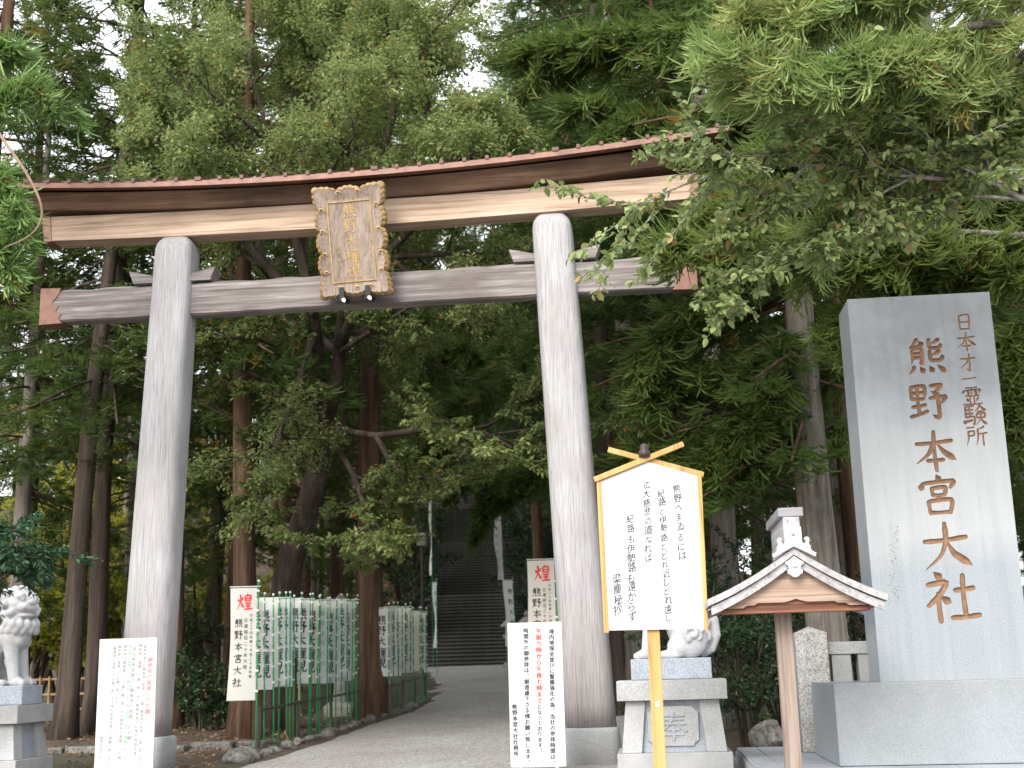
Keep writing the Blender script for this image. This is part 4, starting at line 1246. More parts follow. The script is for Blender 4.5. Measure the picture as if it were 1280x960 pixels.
# ------------------------------------------------------------------ banners
def wave(a, b, ph, amp):
    return amp * (math.sin(a * 9 + ph) * 0.6 + math.sin(b * 3.1 + a * 4 + ph * 1.7)) * (0.35 + abs(a) * 1.6)
def banner(label, x, y, rot, W, H, polez, kind, seed, group=None, tilt=0.0, amp=0.02):
    """pole at the origin, cloth hanging to the -x side of it; text on the side facing -y"""
    rr = random.Random(seed)
    z = gz(x, y)
    t = thing('banner', label, 'banner', (x, y, z), rot, group)
    ph = rr.uniform(0, 6)
    top = polez - 0.03
    lean = tilt
    def S(a, b, c=0.0):
        # a: from the pole (0) to the free edge (W); b: down from the top
        sx = a * (1 - 0.05 * math.sin(b * 2 + ph) * b)
        return (-0.02 - sx + lean * (top - b), -wave(a, b, ph, amp) - c, top - b)
    obj('pole', Geo().tube([(0, 0, -0.25), (lean * polez * .5, 0, polez * .5), (lean * polez, 0, polez + 0.06)], [0.0115, 0.0115, 0.009], 7), M['greenpole'], t, smooth=True)
    obj('crossbar', Geo().tube([(0.03 + lean * polez, 0, top + 0.02), (-W - 0.03 + lean * polez, -wave(W, 0, ph, amp), top + 0.02)], 0.007, 6), M['whiteplastic'], t)
    obj('pole_cap', Geo().ball((lean * polez, 0, polez + 0.065), 0.018, 8, 5), M['whiteplastic'], t)
    g = Geo(); na, nb = 10, 18
    for j in range(nb + 1):
        for i in range(na + 1):
            g.v.append(S(W * i / na, H * j / nb))
    g.f = [(j * (na + 1) + i, j * (na + 1) + i + 1, (j + 1) * (na + 1) + i + 1, (j + 1) * (na + 1) + i) for j in range(nb) for i in range(na)]
    cl = obj('cloth', g, M['cloth'], t, smooth=True)
    g = Geo()
    for k in range(6):
        b = H * (k + 0.15) / 5.6
        p = S(0, b)
        g.box(p[0] - 0.012, p[0] + 0.036, p[1] - 0.014, p[1] + 0.014, p[2] - 0.014, p[2] + 0.014)
    stuff(obj('tie_tabs', g, M['whiteplastic'], t))
    if kind == 'festival':
        V, Fc = brush_char('煌', 0.24 * W / .4, 11)
        lettering('red_character', V, Fc, lambda a, b, c: S(W * .46 - a, H * .125 - b, 0.006 + c), M['red'], cl, False)
        for i, ch in enumerate('熊野本宮大社'):
            V, Fc = brush_char(ch, 0.135 * W / .4, 10)
            lettering('ink_character', V, Fc, lambda a, b, c, i=i: S(W * .68 - a, H * (.315 + .105 * i) - b, 0.006 + c), M['ink'], cl, False)
        V, Fc = column('正遷座百二十年大祭', 0.062, H * .052)
        lettering('small_text_column', V, Fc, lambda a, b, c: S(W * .40 - a, H * .29 - b, 0.006), M['ink'], cl, False)
        V, Fc = column('平成二十四年春〜平成二十五年春', 0.047, H * .0385)
        lettering('small_text_column', V, Fc, lambda a, b, c: S(W * .2 - a, H * .25 - b, 0.006), M['ink'], cl, False)
    else:
        for i, ch in enumerate('熊野大権現'):
            V, Fc = brush_char(ch, 0.19 * W / .4, 11)
            lettering('ink_character', V, Fc, lambda a, b, c, i=i: S(W * (.31 if seed % 3 else .55) - a, H * (.17 + .157 * i) - b, 0.006 + c), M['ink'], cl, False)
        if kind == 'green' or rr.random() < 0.3:
            V, Fc = column('熊野本宮大社', 0.085, H * .125, 0.01)
            lettering('green_text_column', V, Fc, lambda a, b, c: S(W * (.80 if seed % 3 else .16) - a, H * .12 - b, 0.006), M['greenprint'], cl, False)
    return t
ORD = 'first second third fourth fifth sixth seventh eighth ninth tenth eleventh twelfth thirteenth fourteenth fifteenth sixteenth seventeenth eighteenth nineteenth twentieth'.split()
ORD += ['twenty-' + q for q in ORD[:9]] + ['thirtieth'] + ['thirty-' + q for q in ORD[:9]] + ['fortieth']
FEST = 'white festival banner with a red character'
banner(FEST + ', first of the left row', -5.42, 17.65, 0.10, 0.375, 1.53, 2.20, 'festival', 1, None, 0.0, 0.018)
rb = random.Random(21)
NB1 = 19
for i in range(NB1):
    t = (i + 0.7) / NB1
    x = -5.40 + 0.42 * t + rb.uniform(-.04, .04); y = 17.85 + 4.25 * t
    banner(ORD[i] + ' black-lettered banner behind the red-charactered one in the nearer left row', x, y, rb.uniform(-0.6, 0.45), 0.38, 1.24, 2.02 + rb.uniform(-.05, .05), 'plain' if rb.random() < .7 else 'green', 100 + i, 'banners packed in the nearer left row', rb.uniform(-.02, .02), rb.uniform(.02, .05))
for i in range(10):
    t = i / 9.0
    x = -4.70 - 0.10 * t + rb.uniform(-.04, .04); y = 23.3 + 4.4 * t
    banner(ORD[i] + ' black-lettered banner from the near end of the farther left row', x, y, rb.uniform(-0.4, 0.3), 0.38, 1.2, 1.92 + rb.uniform(-.05, .05), 'plain', 200 + i, 'banners in the farther left row', rb.uniform(-.01, .01), rb.uniform(.012, .03))
p = at(700, 880, 20.0)
banner(FEST + ' half hidden behind the right gate pillar', p.x, 20.0, 0.12, 0.42, 1.55, 2.55, 'festival', 7, None, 0.0, 0.02)
p = at(646, 800, 44.0)
banner('tall narrow white banner at the right foot of the stairs, by the lantern', p.x, 44.0, 0.95, 0.42, 2.2, 3.0, 'plain', 8, None, -0.05, 0.04)
p = at(634, 800, 52.0)
banner('tall narrow white banner farther up the right side of the stairs', p.x, 52.0, 1.0, 0.42, 3.0, 6.2, 'festival', 9, None, -0.04, 0.04)
p = at(546, 820, 40.0)
banner('white banner leaning at the left foot of the stairs', p.x, 40.0, -1.15, 0.34, 2.0, 2.9, 'plain', 10, None, 0.03, 0.05)
p = at(541, 800, 47.0)
banner('tall pale banner high at the left side of the stairs', p.x, 47.0, -1.2, 0.34, 2.8, 6.2, 'plain', 12, None, 0.0, 0.05)

# rails that hold the poles
def rail(label, pts, hz, n_post):
    a = Vector(pts[0]); b = Vector(pts[-1])
    t = thing('brown_rail', label, 'railing', (a.x, a.y, gz(a.x, a.y)))
    for h in hz:
        obj('rail', Geo().tube([(x, y, gz(x, y) + h) for x, y in pts], 0.02, 6), M['railbrown'], t, world=True)
    for i in range(n_post):
        q = i / max(n_post - 1, 1)
        p = a.lerp(b, q)
        obj('post', Geo().tube([(p.x, p.y, gz(p.x, p.y) - .1), (p.x, p.y, gz(p.x, p.y) + hz[0] + .04)], 0.028, 7), M['railbrown'], t, world=True)
rail('dark brown rail holding the nearer left row of banner poles', [(-5.40, 17.72), (-5.0, 22.2)], (0.50, ), 4)
rail('dark brown rail holding the farther left row of banner poles', [(-4.68, 23.2), (-4.72, 25.5), (-4.85, 27.9)], (0.52, ), 4)
for xx, yy, lab in ((-5.62, 18.35, 'thick dark timber stake behind the first banners'), (-5.42, 19.4, 'second thick dark timber stake behind the first banners')):
    o = obj('timber_stake', Geo().tube([(0, 0, -.2), (0.01, 0, .5), (0, 0, 1.15)], [.085, .08, .075], 10, wob=.06, rng=rb), M['bark_red'], None, smooth=True)
    o.location = (xx, yy, gz(xx, yy)); tag(o, lab, 'stake')

# stones along the path edge
rk = [mesh_of('kerb_stone', rock_geo((0.16, 0.13, 0.10), 40 + k), M['rock'], True) for k in range(5)]
edge = []
y = 15.9
while y < 22.6:
    edge.append((interp(LEFT, y) - 0.02, y)); y += rb.uniform(.24, .42)
y = 23.2
while y < 29.5:
    edge.append((interp(LEFT, y) - 0.02, y)); y += rb.uniform(.28, .5)
for i, (x, y) in enumerate(edge):
    o = bpy.data.objects.new('kerb_stone', rk[i % 5]); link(o)
    s = rb.uniform(.5, .95) if i > 1 else 1.5
    o.location = (x + rb.uniform(-.06, .04), y, gz(x, y) + 0.02); o.rotation_euler = (rb.uniform(-.3, .3), rb.uniform(-.3, .3), rb.uniform(0, 6)); o.scale = (s, s, s)
    tag(o, ORD[i] + ' rough grey stone from the near corner in the left path edging' if i > 1 else ('large rough stone at the near corner of the path edging' if i == 0 else 'second large rough stone of the path edging'), 'stone', 'stones edging the left side of the path' if i > 1 else None)
# low earth-retaining stones on the left
el = thing('stone_edging', 'low broken line of flat stones holding the forest soil at left', 'edging', (-8, 17.6, SLOPE * 17.6))
x = -9.6
while x < -5.75:
    w = rb.uniform(.35, .7)
    obj('edging_stone', Geo().box(x, x + w - .03, 17.5 + rb.uniform(-.05, .05) + (x + 8) * .12, 17.8 + (x + 8) * .12, SLOPE * 17.4 - .1, SLOPE * 17.6 + rb.uniform(.05, .10)), M['rock'], el, world=True, bev=0.03)
    x += w
# bamboo fence
bf = thing('bamboo_fence', 'low open bamboo fence far back among the left trunks', 'fence', (-9.5, 23.5, SLOPE * 23.5))
fx0, fx1, fy = -14.5, -6.6, 23.6
for h in (.22, .50, .78):
    obj('rail', Geo().tube([(fx0, fy, gz(0, fy) + h), (fx1, fy + .6, gz(0, fy + .6) + h)], 0.022, 6), M['bamboo'], bf, world=True)
n = 46
for i in range(n):
    q = i / (n - 1); x = fx0 + (fx1 - fx0) * q; yy_ = fy + .6 * q - .045
    obj('picket', Geo().tube([(x, yy_, gz(0, yy_) - .05), (x, yy_, gz(0, yy_) + .84)], 0.017, 6), M['bamboo'], bf, world=True)

# stone lanterns
def lantern(label, x, y, s):
    t = thing('stone_lantern', label, 'lantern', (x, y, gz(x, y)))
    P = [('foot', [(.30, -.2), (.30, .12), (.22, .2)]), ('shaft', [(.13, .205), (.115, .6), (.13, 1.0)]), ('platform', [(.14, 1.005), (.26, 1.12), (.26, 1.2)]),
         ('fire_box', [(.17, 1.205), (.17, 1.5)]), ('roof', [(.36, 1.505), (.33, 1.56), (.16, 1.72), (.08, 1.76)]), ('finial', [(.07, 1.765), (.12, 1.82), (.10, 1.9), (.02, 1.98)])]
    for nme, pr in P:
        obj(nme, Geo().lathe([(r * s, z * s) for r, z in pr], 8 if nme != 'finial' else 12), M['lantern'], t)
p = at(426, 880, 24.0); lantern('grey stone lantern rising behind the nearer banners', p.x, 24.0, 1.12)
p = at(638, 820, 45.5); lantern('small stone lantern at the right foot of the stairs', p.x, 45.5, 0.95)
p = at(660, 820, 47.5); lantern('stone lantern beyond the stair foot by the dark trunks', p.x, 47.5, 1.0)
p = at(529, 860, 38.0)
lp = thing('lamp_post', 'thin dark post with a grey lamp box by the stairs', 'lamp', (p.x, 38.0, gz(p.x, 38.0)))
obj('post', Geo().tube([(0, 0, -.1), (0, 0, 3.9)], .035, 7), M['railbrown'], lp)
obj('lamp_box', Geo().box(-.13, .13, -.13, .13, 3.905, 4.2), M['lamp_grey'], lp, bev=0.02)
obj('lamp_lid', Geo().frustum(0, 0, .17, .17, .05, .05, 4.203, 4.30), M['lamp_grey'], lp)

# ------------------------------------------------------------------ trees
def np_mesh(name, V, tris, mat, tint=None, smooth=False):
    me = bpy.data.meshes.new(name)
    V = np.ascontiguousarray(V, dtype=np.float32); tris = np.ascontiguousarray(tris, dtype=np.int32)
    me.vertices.add(len(V)); me.vertices.foreach_set('co', V.ravel())
    me.loops.add(tris.size); me.loops.foreach_set('vertex_index', tris.ravel())
    me.polygons.add(len(tris)); me.polygons.foreach_set('loop_start', np.arange(0, tris.size, 3, dtype=np.int32))
    me.update(calc_edges=True)
    if tint is not None:
        a = me.attributes.new('tint', 'FLOAT', 'POINT'); a.data.foreach_set('value', np.ascontiguousarray(tint, dtype=np.float32))
    me.materials.append(mat)
    if smooth:
        me.polygons.foreach_set('use_smooth', np.ones(len(tris), dtype=bool))
    return me

def unit(a):
    return a / (np.linalg.norm(a, axis=-1, keepdims=True) + 1e-9)

def strands(o, d, L, w, tint, rng, up=0.35, sag=0.0):
    """needled strands: tapered curved ribbons; o, d (n,3), L, w, tint (n,)"""
    n = len(o)
    side = unit(np.cross(d, rng.normal(size=(n, 3))))
    bend = np.zeros((n, 3)); bend[:, 2] = up - sag
    V = np.zeros((n, 7, 3)); T = np.zeros((n, 7))
    for k, (t, ww) in enumerate(((0.0, 0.55), (0.45, 1.0), (0.8, 0.75))):
        c = o + d * (L * t)[:, None] + bend * (L * t * t)[:, None]
        V[:, 2 * k] = c + side * (w * ww)[:, None]; V[:, 2 * k + 1] = c - side * (w * ww)[:, None]
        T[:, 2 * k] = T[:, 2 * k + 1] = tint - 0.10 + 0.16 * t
    V[:, 6] = o + d * L[:, None] + bend * L[:, None]; T[:, 6] = tint + 0.08
    f = np.array([(0, 1, 3), (0, 3, 2), (2, 3, 5), (2, 5, 4), (4, 5, 6)])
    F = (np.arange(n)[:, None, None] * 7 + f[None]).reshape(-1, 3)
    return V.reshape(-1, 3), F, np.clip(T, 0, 1).reshape(-1)

def sprays(P, D, rng, k, L, w, tint, spread=0.75, up=0.3, dead=0.02):
    """a tuft of k strands at every point P with main direction D"""
    n = len(P)
    o = np.repeat(P, k, 0) + rng.normal(size=(n * k, 3)) * L * 0.16
    d = unit(np.repeat(D + rng.normal(size=D.shape) * .28, k, 0) + rng.normal(size=(n * k, 3)) * spread * np.array([1, 1, 0.7]))
    LL = L * rng.uniform(0.55, 1.25, n * k)
    ti = np.repeat(tint, k) + rng.normal(size=n * k) * 0.05
    dd = np.repeat(rng.random(n) < dead, k)
    ti = np.where(dd, rng.uniform(.92, 1.0, n * k), np.clip(ti, 0, .86))
    return strands(o, d, LL, w * rng.uniform(.7, 1.3, n * k), ti, rng, up)

def cedar_parts(seed, H, hb, R, nbr, k=16, L=0.30, w=0.0125, dens=7.5, d0=0.36, mat_bark='bark_red', tb=0.30):
    """trunk, limbs and crown of one cedar"""
    rng = np.random.default_rng(seed); pr = random.Random(seed)
    # trunk
    pts, rad = [], []
    lx, ly = pr.uniform(-.02, .02), pr.uniform(-.02, .02)
    for i in range(16):
        t = i / 15
        z = H * t ** 1.2 if i else -0.3
        pts.append((lx * z + 0.04 * math.sin(z * .5 + seed), ly * z + .04 * math.cos(z * .6), z))
        flare = 1 + 0.55 * math.exp(-max(z, 0) / 0.35)
        rad.append(max(d0 / 2 * (1 - t ** 1.2 * 0.93) * flare, 0.015))
    trunk = Geo().tube(pts, rad, 12, wob=0.06, rng=pr)
    limbs = Geo()
    P, D, T = [], [], []
    for b in range(nbr):
        u = (b + rng.random()) / nbr
        h = hb + (H - hb) * u
        Lb = (R * (1 - u) ** 0.75 * rng.uniform(.6, 1.15) + 0.35)
        if u < .12: Lb *= rng.uniform(.5, .9)
        az = rng.uniform(0, 2 * PI)
        out = np.array([math.cos(az), math.sin(az), 0.0]); lat = np.array([-out[1], out[0], 0.0])
        s0 = -0.25 + 0.75 * u + rng.uniform(-.15, .15)
        base = np.array([lx * h, ly * h, h])
        def pos(t):
            t = np.asarray(t)[..., None]
            return base + out * Lb * t + np.array([0, 0, 1.0]) * Lb * (s0 * t - 0.42 * t ** 2 + 0.22 * t ** 3)
        q = pos(np.linspace(0, 1, 5))
        limbs.tube([tuple(v) for v in q], [0.012 + 0.022 * Lb / 3 * (1 - i / 4) + 0.004 for i in range(5)], 4, cap=False)
        nsp = int(4 + Lb * dens)
        t = 0.22 + 0.8 * rng.random(nsp) ** 0.75
        c = pos(t)
        wd = 0.30 * Lb * (1.15 - t * 0.75) * 0.8 + 0.06
        lo = rng.normal(size=nsp) * wd
        c = c + lat * lo[:, None] + np.array([0, 0, 1.0]) * (-0.22 * np.abs(lo) - rng.random(nsp) * 0.22)[:, None]
        dv = unit(out * 0.75 + lat * (np.sign(lo) * 0.45)[:, None] + np.array([0, 0, -0.55]))
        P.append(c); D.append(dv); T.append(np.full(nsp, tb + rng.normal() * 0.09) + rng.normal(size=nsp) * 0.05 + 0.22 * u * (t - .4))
    P = np.concatenate(P); D = np.concatenate(D); T = np.concatenate(T)
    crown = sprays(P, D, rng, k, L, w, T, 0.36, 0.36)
    return trunk, limbs, crown

def make_cedar(name, label, loc, seed, H, hb, R, nbr, d0, bark='bark_red', group=None, rot=0.0, mat='cedar', **kw):
    tr, lm, cr = cedar_parts(seed, H, hb, R, nbr, d0=d0, **kw)
    t = thing(name, label, 'tree', loc, rot, group)
    tk = obj('trunk', tr, M[bark], t, smooth=True)
    stuff(obj('limbs', lm, M[bark if bark != 'bark_grey' else 'bark_red'], t, smooth=True))
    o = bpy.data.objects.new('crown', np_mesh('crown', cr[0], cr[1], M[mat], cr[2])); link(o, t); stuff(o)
    return t

def gp(u, Y):
    """ground point seen in column u (near the horizon line) at depth Y"""
    p = at(u, 820, Y)
    return (p.x, Y, gz(p.x, Y) - 0.03)

# four kinds of cedar, then copies
kinds = [
    make_cedar('cedar_tree', 'tall cedar with a bare reddish trunk between the left pillar and the first banner', gp(303, 19.6), 1, 21, 6.0, 2.6, 62, 0.40),
    make_cedar('cedar_tree', 'dark slanting cedar trunk beside the left guardian lion', gp(80, 19.8), 2, 19, 5.2, 2.5, 50, 0.36, 'bark_dark'),
    make_cedar('cedar_tree', 'stout grey-barked cedar rising left of the tall monument', gp(1040, 16.8), 3, 20, 4.0, 2.9, 92, 0.52, 'bark_grey', k=18, tb=0.34),
    make_cedar('cedar_tree', 'thick cedar trunk between the two rows of banners', gp(467, 23.4), 4, 23, 7.0, 3.0, 90, 0.52),
]
kinds[1].rotation_euler = (0.0, 0.035, 0.0)
named = [
    (1, 116, 20.8, .95, 'brown cedar trunk just right of the slanting dark one'),
    (3, 214, 21.5, .72, 'slim cedar trunk showing just behind the left gate pillar'),
    (0, 283, 24.5, .50, 'thin young cedar stem behind the low bamboo fence'),
    (1, 268, 27.0, .55, 'thin pale cedar stem far back between left pillar and banners'),
    (3, 452, 25.5, .55, 'slim cedar pole beside the thick trunk between the banner rows'),
    (0, 420, 28.0, .95, 'cedar trunk rising behind the nearer banners'),
    (2, 908, 19.5, .85, 'grey cedar trunk right of the poem board'),
    (3, 878, 21.5, .85, 'brown cedar trunk half hidden by the poem board'),
    (0, 676, 45.0, 1.1, 'dark cedar trunk at the right of the stone stairs'),
    (3, 1078, 21.0, .8, 'dark cedar trunk between grey cedar and monument'),
    (1, 765, 22.0, 1.0, 'dark cedar behind the right gate pillar and board'),
]
for k, u, Y, s, lab in named:
    copy_tree(kinds[k], gp(u, Y), (u * 0.37) % 6.28, s, lab, None)

rf = random.Random(77)
def blocked(x, y):
    if y < 49 and interp(LEFT, y) - 1.3 < x < interp(RIGHT, y) + 1.3: return True
    p = Vector((x, y, 0)) - STAIR_C
    if p.dot(STAIR_D) > -1 and abs(p.dot(STAIR_R)) < 3.4: return True
    return False
def where(x, y):
    u = (x / y + 0.1007) * 1640 + 640
    far = 'far back in' if y > 50 else 'deep in' if y > 34 else 'in'
    side = 'the forest left of the gate' if u < 200 else 'the forest seen through the gate' if u < 690 else 'the forest right of the gate pillars' if u < 1000 else 'the forest behind the monument'
    return 'tall cedar standing ' + far + ' ' + side, 'cedars ' + far + ' ' + side
placed = [(o.location.x, o.location.y) for o in bpy.data.objects if o.name.startswith('cedar_tree')]
cnt = 0
tries = 0
while cnt < 150 and tries < 9000:
    tries += 1
    y = 21 + 82 * rf.random() ** 0.95
    x = rf.uniform(-0.56 * y - 3, 0.34 * y + 4)
    if blocked(x, y): continue
    if -0.62 < x / y < -0.40 and y < 46: continue
    if -0.40 < x / y < -0.33 and y < 40 and rf.random() < 0.6: continue
    if any((x - a) ** 2 + (y - b) ** 2 < 2.4 ** 2 for a, b in placed): continue
    placed.append((x, y))
    s = rf.uniform(.8, 1.1) * (0.8 if x / y < -.4 else 0.62 if x / y < -.2 and y > 30 else 1.0)
    copy_tree(kinds[rf.randrange(4)], (x, y, gz(x, y) - .03), rf.uniform(0, 6.28), (s, s, s * rf.uniform(.85, 1.1)), *where(x, y))
    cnt += 1

# big cedars that close the canopy over the path and the stairs
for i, (x, y, s) in enumerate(((-9.6, 33.5, 1.25), (-10.8, 39.5, 1.3), (0.4, 31, 1.25), (-0.6, 37, 1.3), (-2.0, 44.0, 1.3), (-3.0, 50.5, 1.35), (-11.2, 47.5, 1.35), (-11.6, 53.5, 1.3), (-4.0, 57, 1.3), (-12.0, 60, 1.3), (-4.8, 64, 1.3), (-12.8, 67, 1.3), (-8.5, 73, 1.3), (-6.5, 76, 1.3), (-10.5, 77, 1.3), (-8.0, 80, 1.4))):
    copy_tree(kinds[(0, 3, 1, 3)[i % 4]], (x, y, gz(x, y) - .1), i * 1.3, (s * 1.35, s * 1.35, s), ('big cedar beside the %s side of the path to the stairs, %s from the gate' % (('left', ORD[[0, 1, 6, 7, 9, 11, 14].index(i)]) if x < -7.5 and i in (0, 1, 6, 7, 9, 11, 14) else ('right', ORD[[2, 3, 4, 5, 8, 10, 12, 13, 15].index(i)]))), 'big cedars beside the stairs')
    placed.append((x, y))

# ---- broad-leaved trees
def leaves(P, D, L, rng, tint, droop=0.5, wr=0.46, simple=False):
    n = len(P)
    d = unit(D + rng.normal(size=(n, 3)) * 0.45 + np.array([0, 0, -droop]) * rng.random((n, 1)))
    nr = unit(np.array([0, 0, 1.0]) + rng.normal(size=(n, 3)) * 0.55)
    s = unit(np.cross(d, nr)); up = np.cross(s, d)
    LL = (L * rng.uniform(.6, 1.2, n))[:, None]
    if simple:
        V = np.zeros((n, 4, 3))
        V[:, 0] = P; V[:, 2] = P + d * LL - up * LL * .08
        V[:, 1] = P + d * LL * .45 + s * LL * wr * .5 + up * LL * .06
        V[:, 3] = P + d * LL * .45 - s * LL * wr * .5 + up * LL * .06
        F = (np.arange(n)[:, None, None] * 4 + np.array([(0, 2, 1), (0, 3, 2)])[None]).reshape(-1, 3)
        return V.reshape(-1, 3), F, np.repeat(np.clip(tint, 0, 1), 4), None
    V = np.zeros((n, 6, 3))
    V[:, 0] = P
    V[:, 1] = P + d * LL * .30 + s * LL * wr * .44 + up * LL * .07
    V[:, 2] = P + d * LL * .66 + s * LL * wr * .36 + up * LL * .05
    V[:, 3] = P + d * LL + up * LL * -.10
    V[:, 4] = P + d * LL * .66 - s * LL * wr * .36 + up * LL * .05
    V[:, 5] = P + d * LL * .30 - s * LL * wr * .44 + up * LL * .07
    f = np.array([(0, 2, 1), (0, 3, 2), (0, 4, 3), (0, 5, 4)])
    F = (np.arange(n)[:, None, None] * 6 + f[None]).reshape(-1, 3)
    return V.reshape(-1, 3), F, np.repeat(np.clip(tint, 0, 1), 6), (P, d, up, LL[:, 0])

KEEP = None
def clear_of_stairs(t):
    r = Vector(tuple(t[-1])) - CAM_LOC; d = r.dot(c_f)
    u, v = 640 + FPX * r.dot(c_r) / d, 480 - FPX * r.dot(c_u) / d
    return not (u > 520 + max(0, 690 - v) * 1.0 and v > 600) and v < 715
def grow(limb_pts, limb_rad, rng, levels, kids, ratio, flat, G, twigs, min_len=0.25):
    """recursive branching; tubes go into G, the finest twigs into the list"""
    if KEEP is not None and levels < 2 and not KEEP(limb_pts): return
    G.tube([tuple(p) for p in limb_pts], limb_rad, 6 if limb_rad[0] > .03 else 4, cap=False)
    if levels == 0:
        twigs.append(limb_pts); return
    limb_pts = np.array(limb_pts)
    Ltot = np.linalg.norm(np.diff(limb_pts, axis=0), axis=1).sum()
    n = len(limb_pts)
    for c in range(kids):
        t = rng.uniform(.28, 1.0) if c else 1.0
        i = min(int(t * (n - 1)), n - 2); fr = t * (n - 1) - i
        p = limb_pts[i] * (1 - fr) + limb_pts[i + 1] * fr
        d = unit(limb_pts[i + 1] - limb_pts[i])
        nd = unit(d * 0.75 + rng.normal(size=3) * np.array([.75, .75, .75 * flat]) )
        L = max(Ltot * ratio * rng.uniform(.7, 1.2), min_len)
        m = 5
        pts = [p]
        cur = nd
        for q in range(m - 1):
            cur = unit(cur + rng.normal(size=3) * .13 + np.array([0, 0, .05]))
            pts.append(pts[-1] + cur * L / (m - 1))
        r0 = limb_rad[-1] + (limb_rad[0] - limb_rad[-1]) * (1 - t)
        r0 = max(r0 * .65, .004)
        grow(pts, [max(r0 * (1 - q / m * .75), .003) for q in range(m)], rng, levels - 1, kids, ratio, flat, G, twigs, min_len)

def smooth_path(ctrl, n):
    P = [np.array(c, float) for c in ctrl]
    Q = [2 * P[0] - P[1]] + P + [2 * P[-1] - P[-2]]
    out = []
    for s in np.linspace(0, len(P) - 1 - 1e-6, n):
        i = int(s); t = s - i
        a, b, c, d = Q[i:i + 4]
        out.append(0.5 * ((2 * b) + (c - a) * t + (2 * a - 5 * b + 4 * c - d) * t * t + (3 * b - a - 3 * c + d) * t ** 3))
    return out

def leafy(twigs, rng, per_m, L, tint0, tvar, droop=0.5, red=0.02, wr=0.46, clump=0.10, simple=True, jit=.02):
    P, D, T = [], [], []
    for tw in twigs:
        tw = np.array(tw)
        Lt = np.linalg.norm(np.diff(tw, axis=0), axis=1).sum()
        n = max(int(Lt * per_m), 3)
        t = rng.random(n) * (len(tw) - 1) * 0.999
        i = t.astype(int); fr = (t - i)[:, None]
        p = tw[i] * (1 - fr) + tw[i + 1] * fr
        d = unit(tw[i + 1] - tw[i])
        sd = unit(np.cross(d, np.array([0, 0, 1.0]))) * rng.choice([-1, 1], n)[:, None]
        P.append(p + rng.normal(size=p.shape) * jit); D.append(d * .6 + sd * .8)
        tt = tint0 + rng.normal() * clump + rng.normal(size=n) * tvar
        tt = np.where(rng.random(n) < red, .97 + .03 * rng.random(n), np.clip(tt, 0, .93))
        T.append(tt)
    P = np.concatenate(P); D = np.concatenate(D); T = np.concatenate(T)
    return leaves(P, D, L, rng, T, droop, wr, simple)

def V3(u, v, Y):
    p = at(u, v, Y); return np.array((p.x, p.y, p.z))

# the big broad-leaved tree behind the gate
rng = np.random.default_rng(31)
bx = V3(352, 880, 20.9); bx[2] = gz(bx[0], 20.9) - .1
tree = thing('broadleaf_tree', 'large light green broad-leaved tree spreading behind the gate', 'tree', tuple(bx))
TR = Geo()
trunk_pts = smooth_path([bx, V3(352, 780, 20.8), V3(366, 690, 20.6), V3(392, 610, 20.4), V3(402, 530, 20.2)], 14)
TR.tube([tuple(p) for p in trunk_pts], list(np.linspace(.26, .17, 14)), 10, wob=.05, rng=random.Random(1))
LG = Geo(); tw = []; tw_low = []
def limb(ctrl, r0, r1, levels, kids, ratio, flat, dest, n=9):
    p = smooth_path(ctrl, n)
    grow(p, list(np.linspace(r0, r1, n)), rng, levels, kids, ratio, flat, LG, dest)
fork = V3(402, 532, 20.2)
S_ = [
 ([fork, V3(398, 470, 20.0), V3(390, 380, 18.6), V3(360, 260, 18.2), V3(330, 150, 17.7)], .14, .05),
 ([fork, V3(420, 480, 20.0), V3(428, 400, 19.6), V3(450, 250, 18.0), V3(440, 80, 17.4)], .15, .05),
 ([V3(425, 430, 19.7), V3(470, 330, 18.2), V3(510, 220, 17.8), V3(540, 110, 17.2)], .10, .04),
 ([V3(392, 390, 18.6), V3(330, 330, 18.2), V3(270, 250, 17.7), V3(215, 190, 17.2)], .09, .035),
 ([V3(450, 250, 18.0), V3(490, 150, 18.4), V3(500, 40, 18.7)], .08, .03),
 ([V3(360, 260, 18.2), V3(400, 160, 18.8), V3(380, 30, 19.2)], .08, .03),
 ([V3(330, 330, 18.2), V3(300, 200, 19.2), V3(280, 100, 19.7)], .07, .03),
 ([V3(470, 330, 18.2), V3(540, 260, 17.6), V3(590, 200, 17.2)], .07, .03),
]
for c, a, b in S_:
    limb(c, a, b, 3, 7, .42, .75, tw)
LOW = [
 ([fork, V3(470, 545, 19.2), V3(540, 535, 18.2), V3(610, 545, 17.6), V3(640, 560, 17.4)], .07, .02),
 ([fork, V3(440, 590, 19.0), V3(455, 630, 18.0), V3(480, 670, 17.6)], .06, .02),
 ([V3(470, 545, 19.2), V3(500, 590, 18.4), V3(560, 600, 17.9)], .05, .02),
 ([V3(396, 560, 20.3), V3(370, 580, 19.4), V3(345, 610, 18.9)], .05, .02),
 ([V3(392, 480, 20.0), V3(340, 430, 19.0), V3(280, 420, 18.4)], .06, .02),
 ([V3(425, 440, 19.7), V3(470, 410, 18.8), V3(510, 385, 18.4)], .05, .02),
 ([V3(392, 500, 20.0), V3(320, 470, 19.2), V3(250, 440, 18.8)], .05, .02),
 ([V3(440, 590, 19.0), V3(455, 630, 18.4), V3(470, 660, 18.2)], .05, .02),
]
KEEP = clear_of_stairs
for c, a, b in LOW:
    limb(c, a, b, 2, 9, .40, .35, tw_low)
KEEP = None
obj('trunk', TR, M['bark_dark'], tree, smooth=True, world=True)
stuff(obj('limbs', LG, M['bark_dark'], tree, smooth=True, world=True))
def crown_obj(name, data, mat, parent):
    o0 = np.array(parent.location)
    o = bpy.data.objects.new(name, np_mesh(name, data[0] - o0, data[1], mat, data[2])); link(o, parent); stuff(o)
    return o
print('twigs', len(tw), len(tw_low))
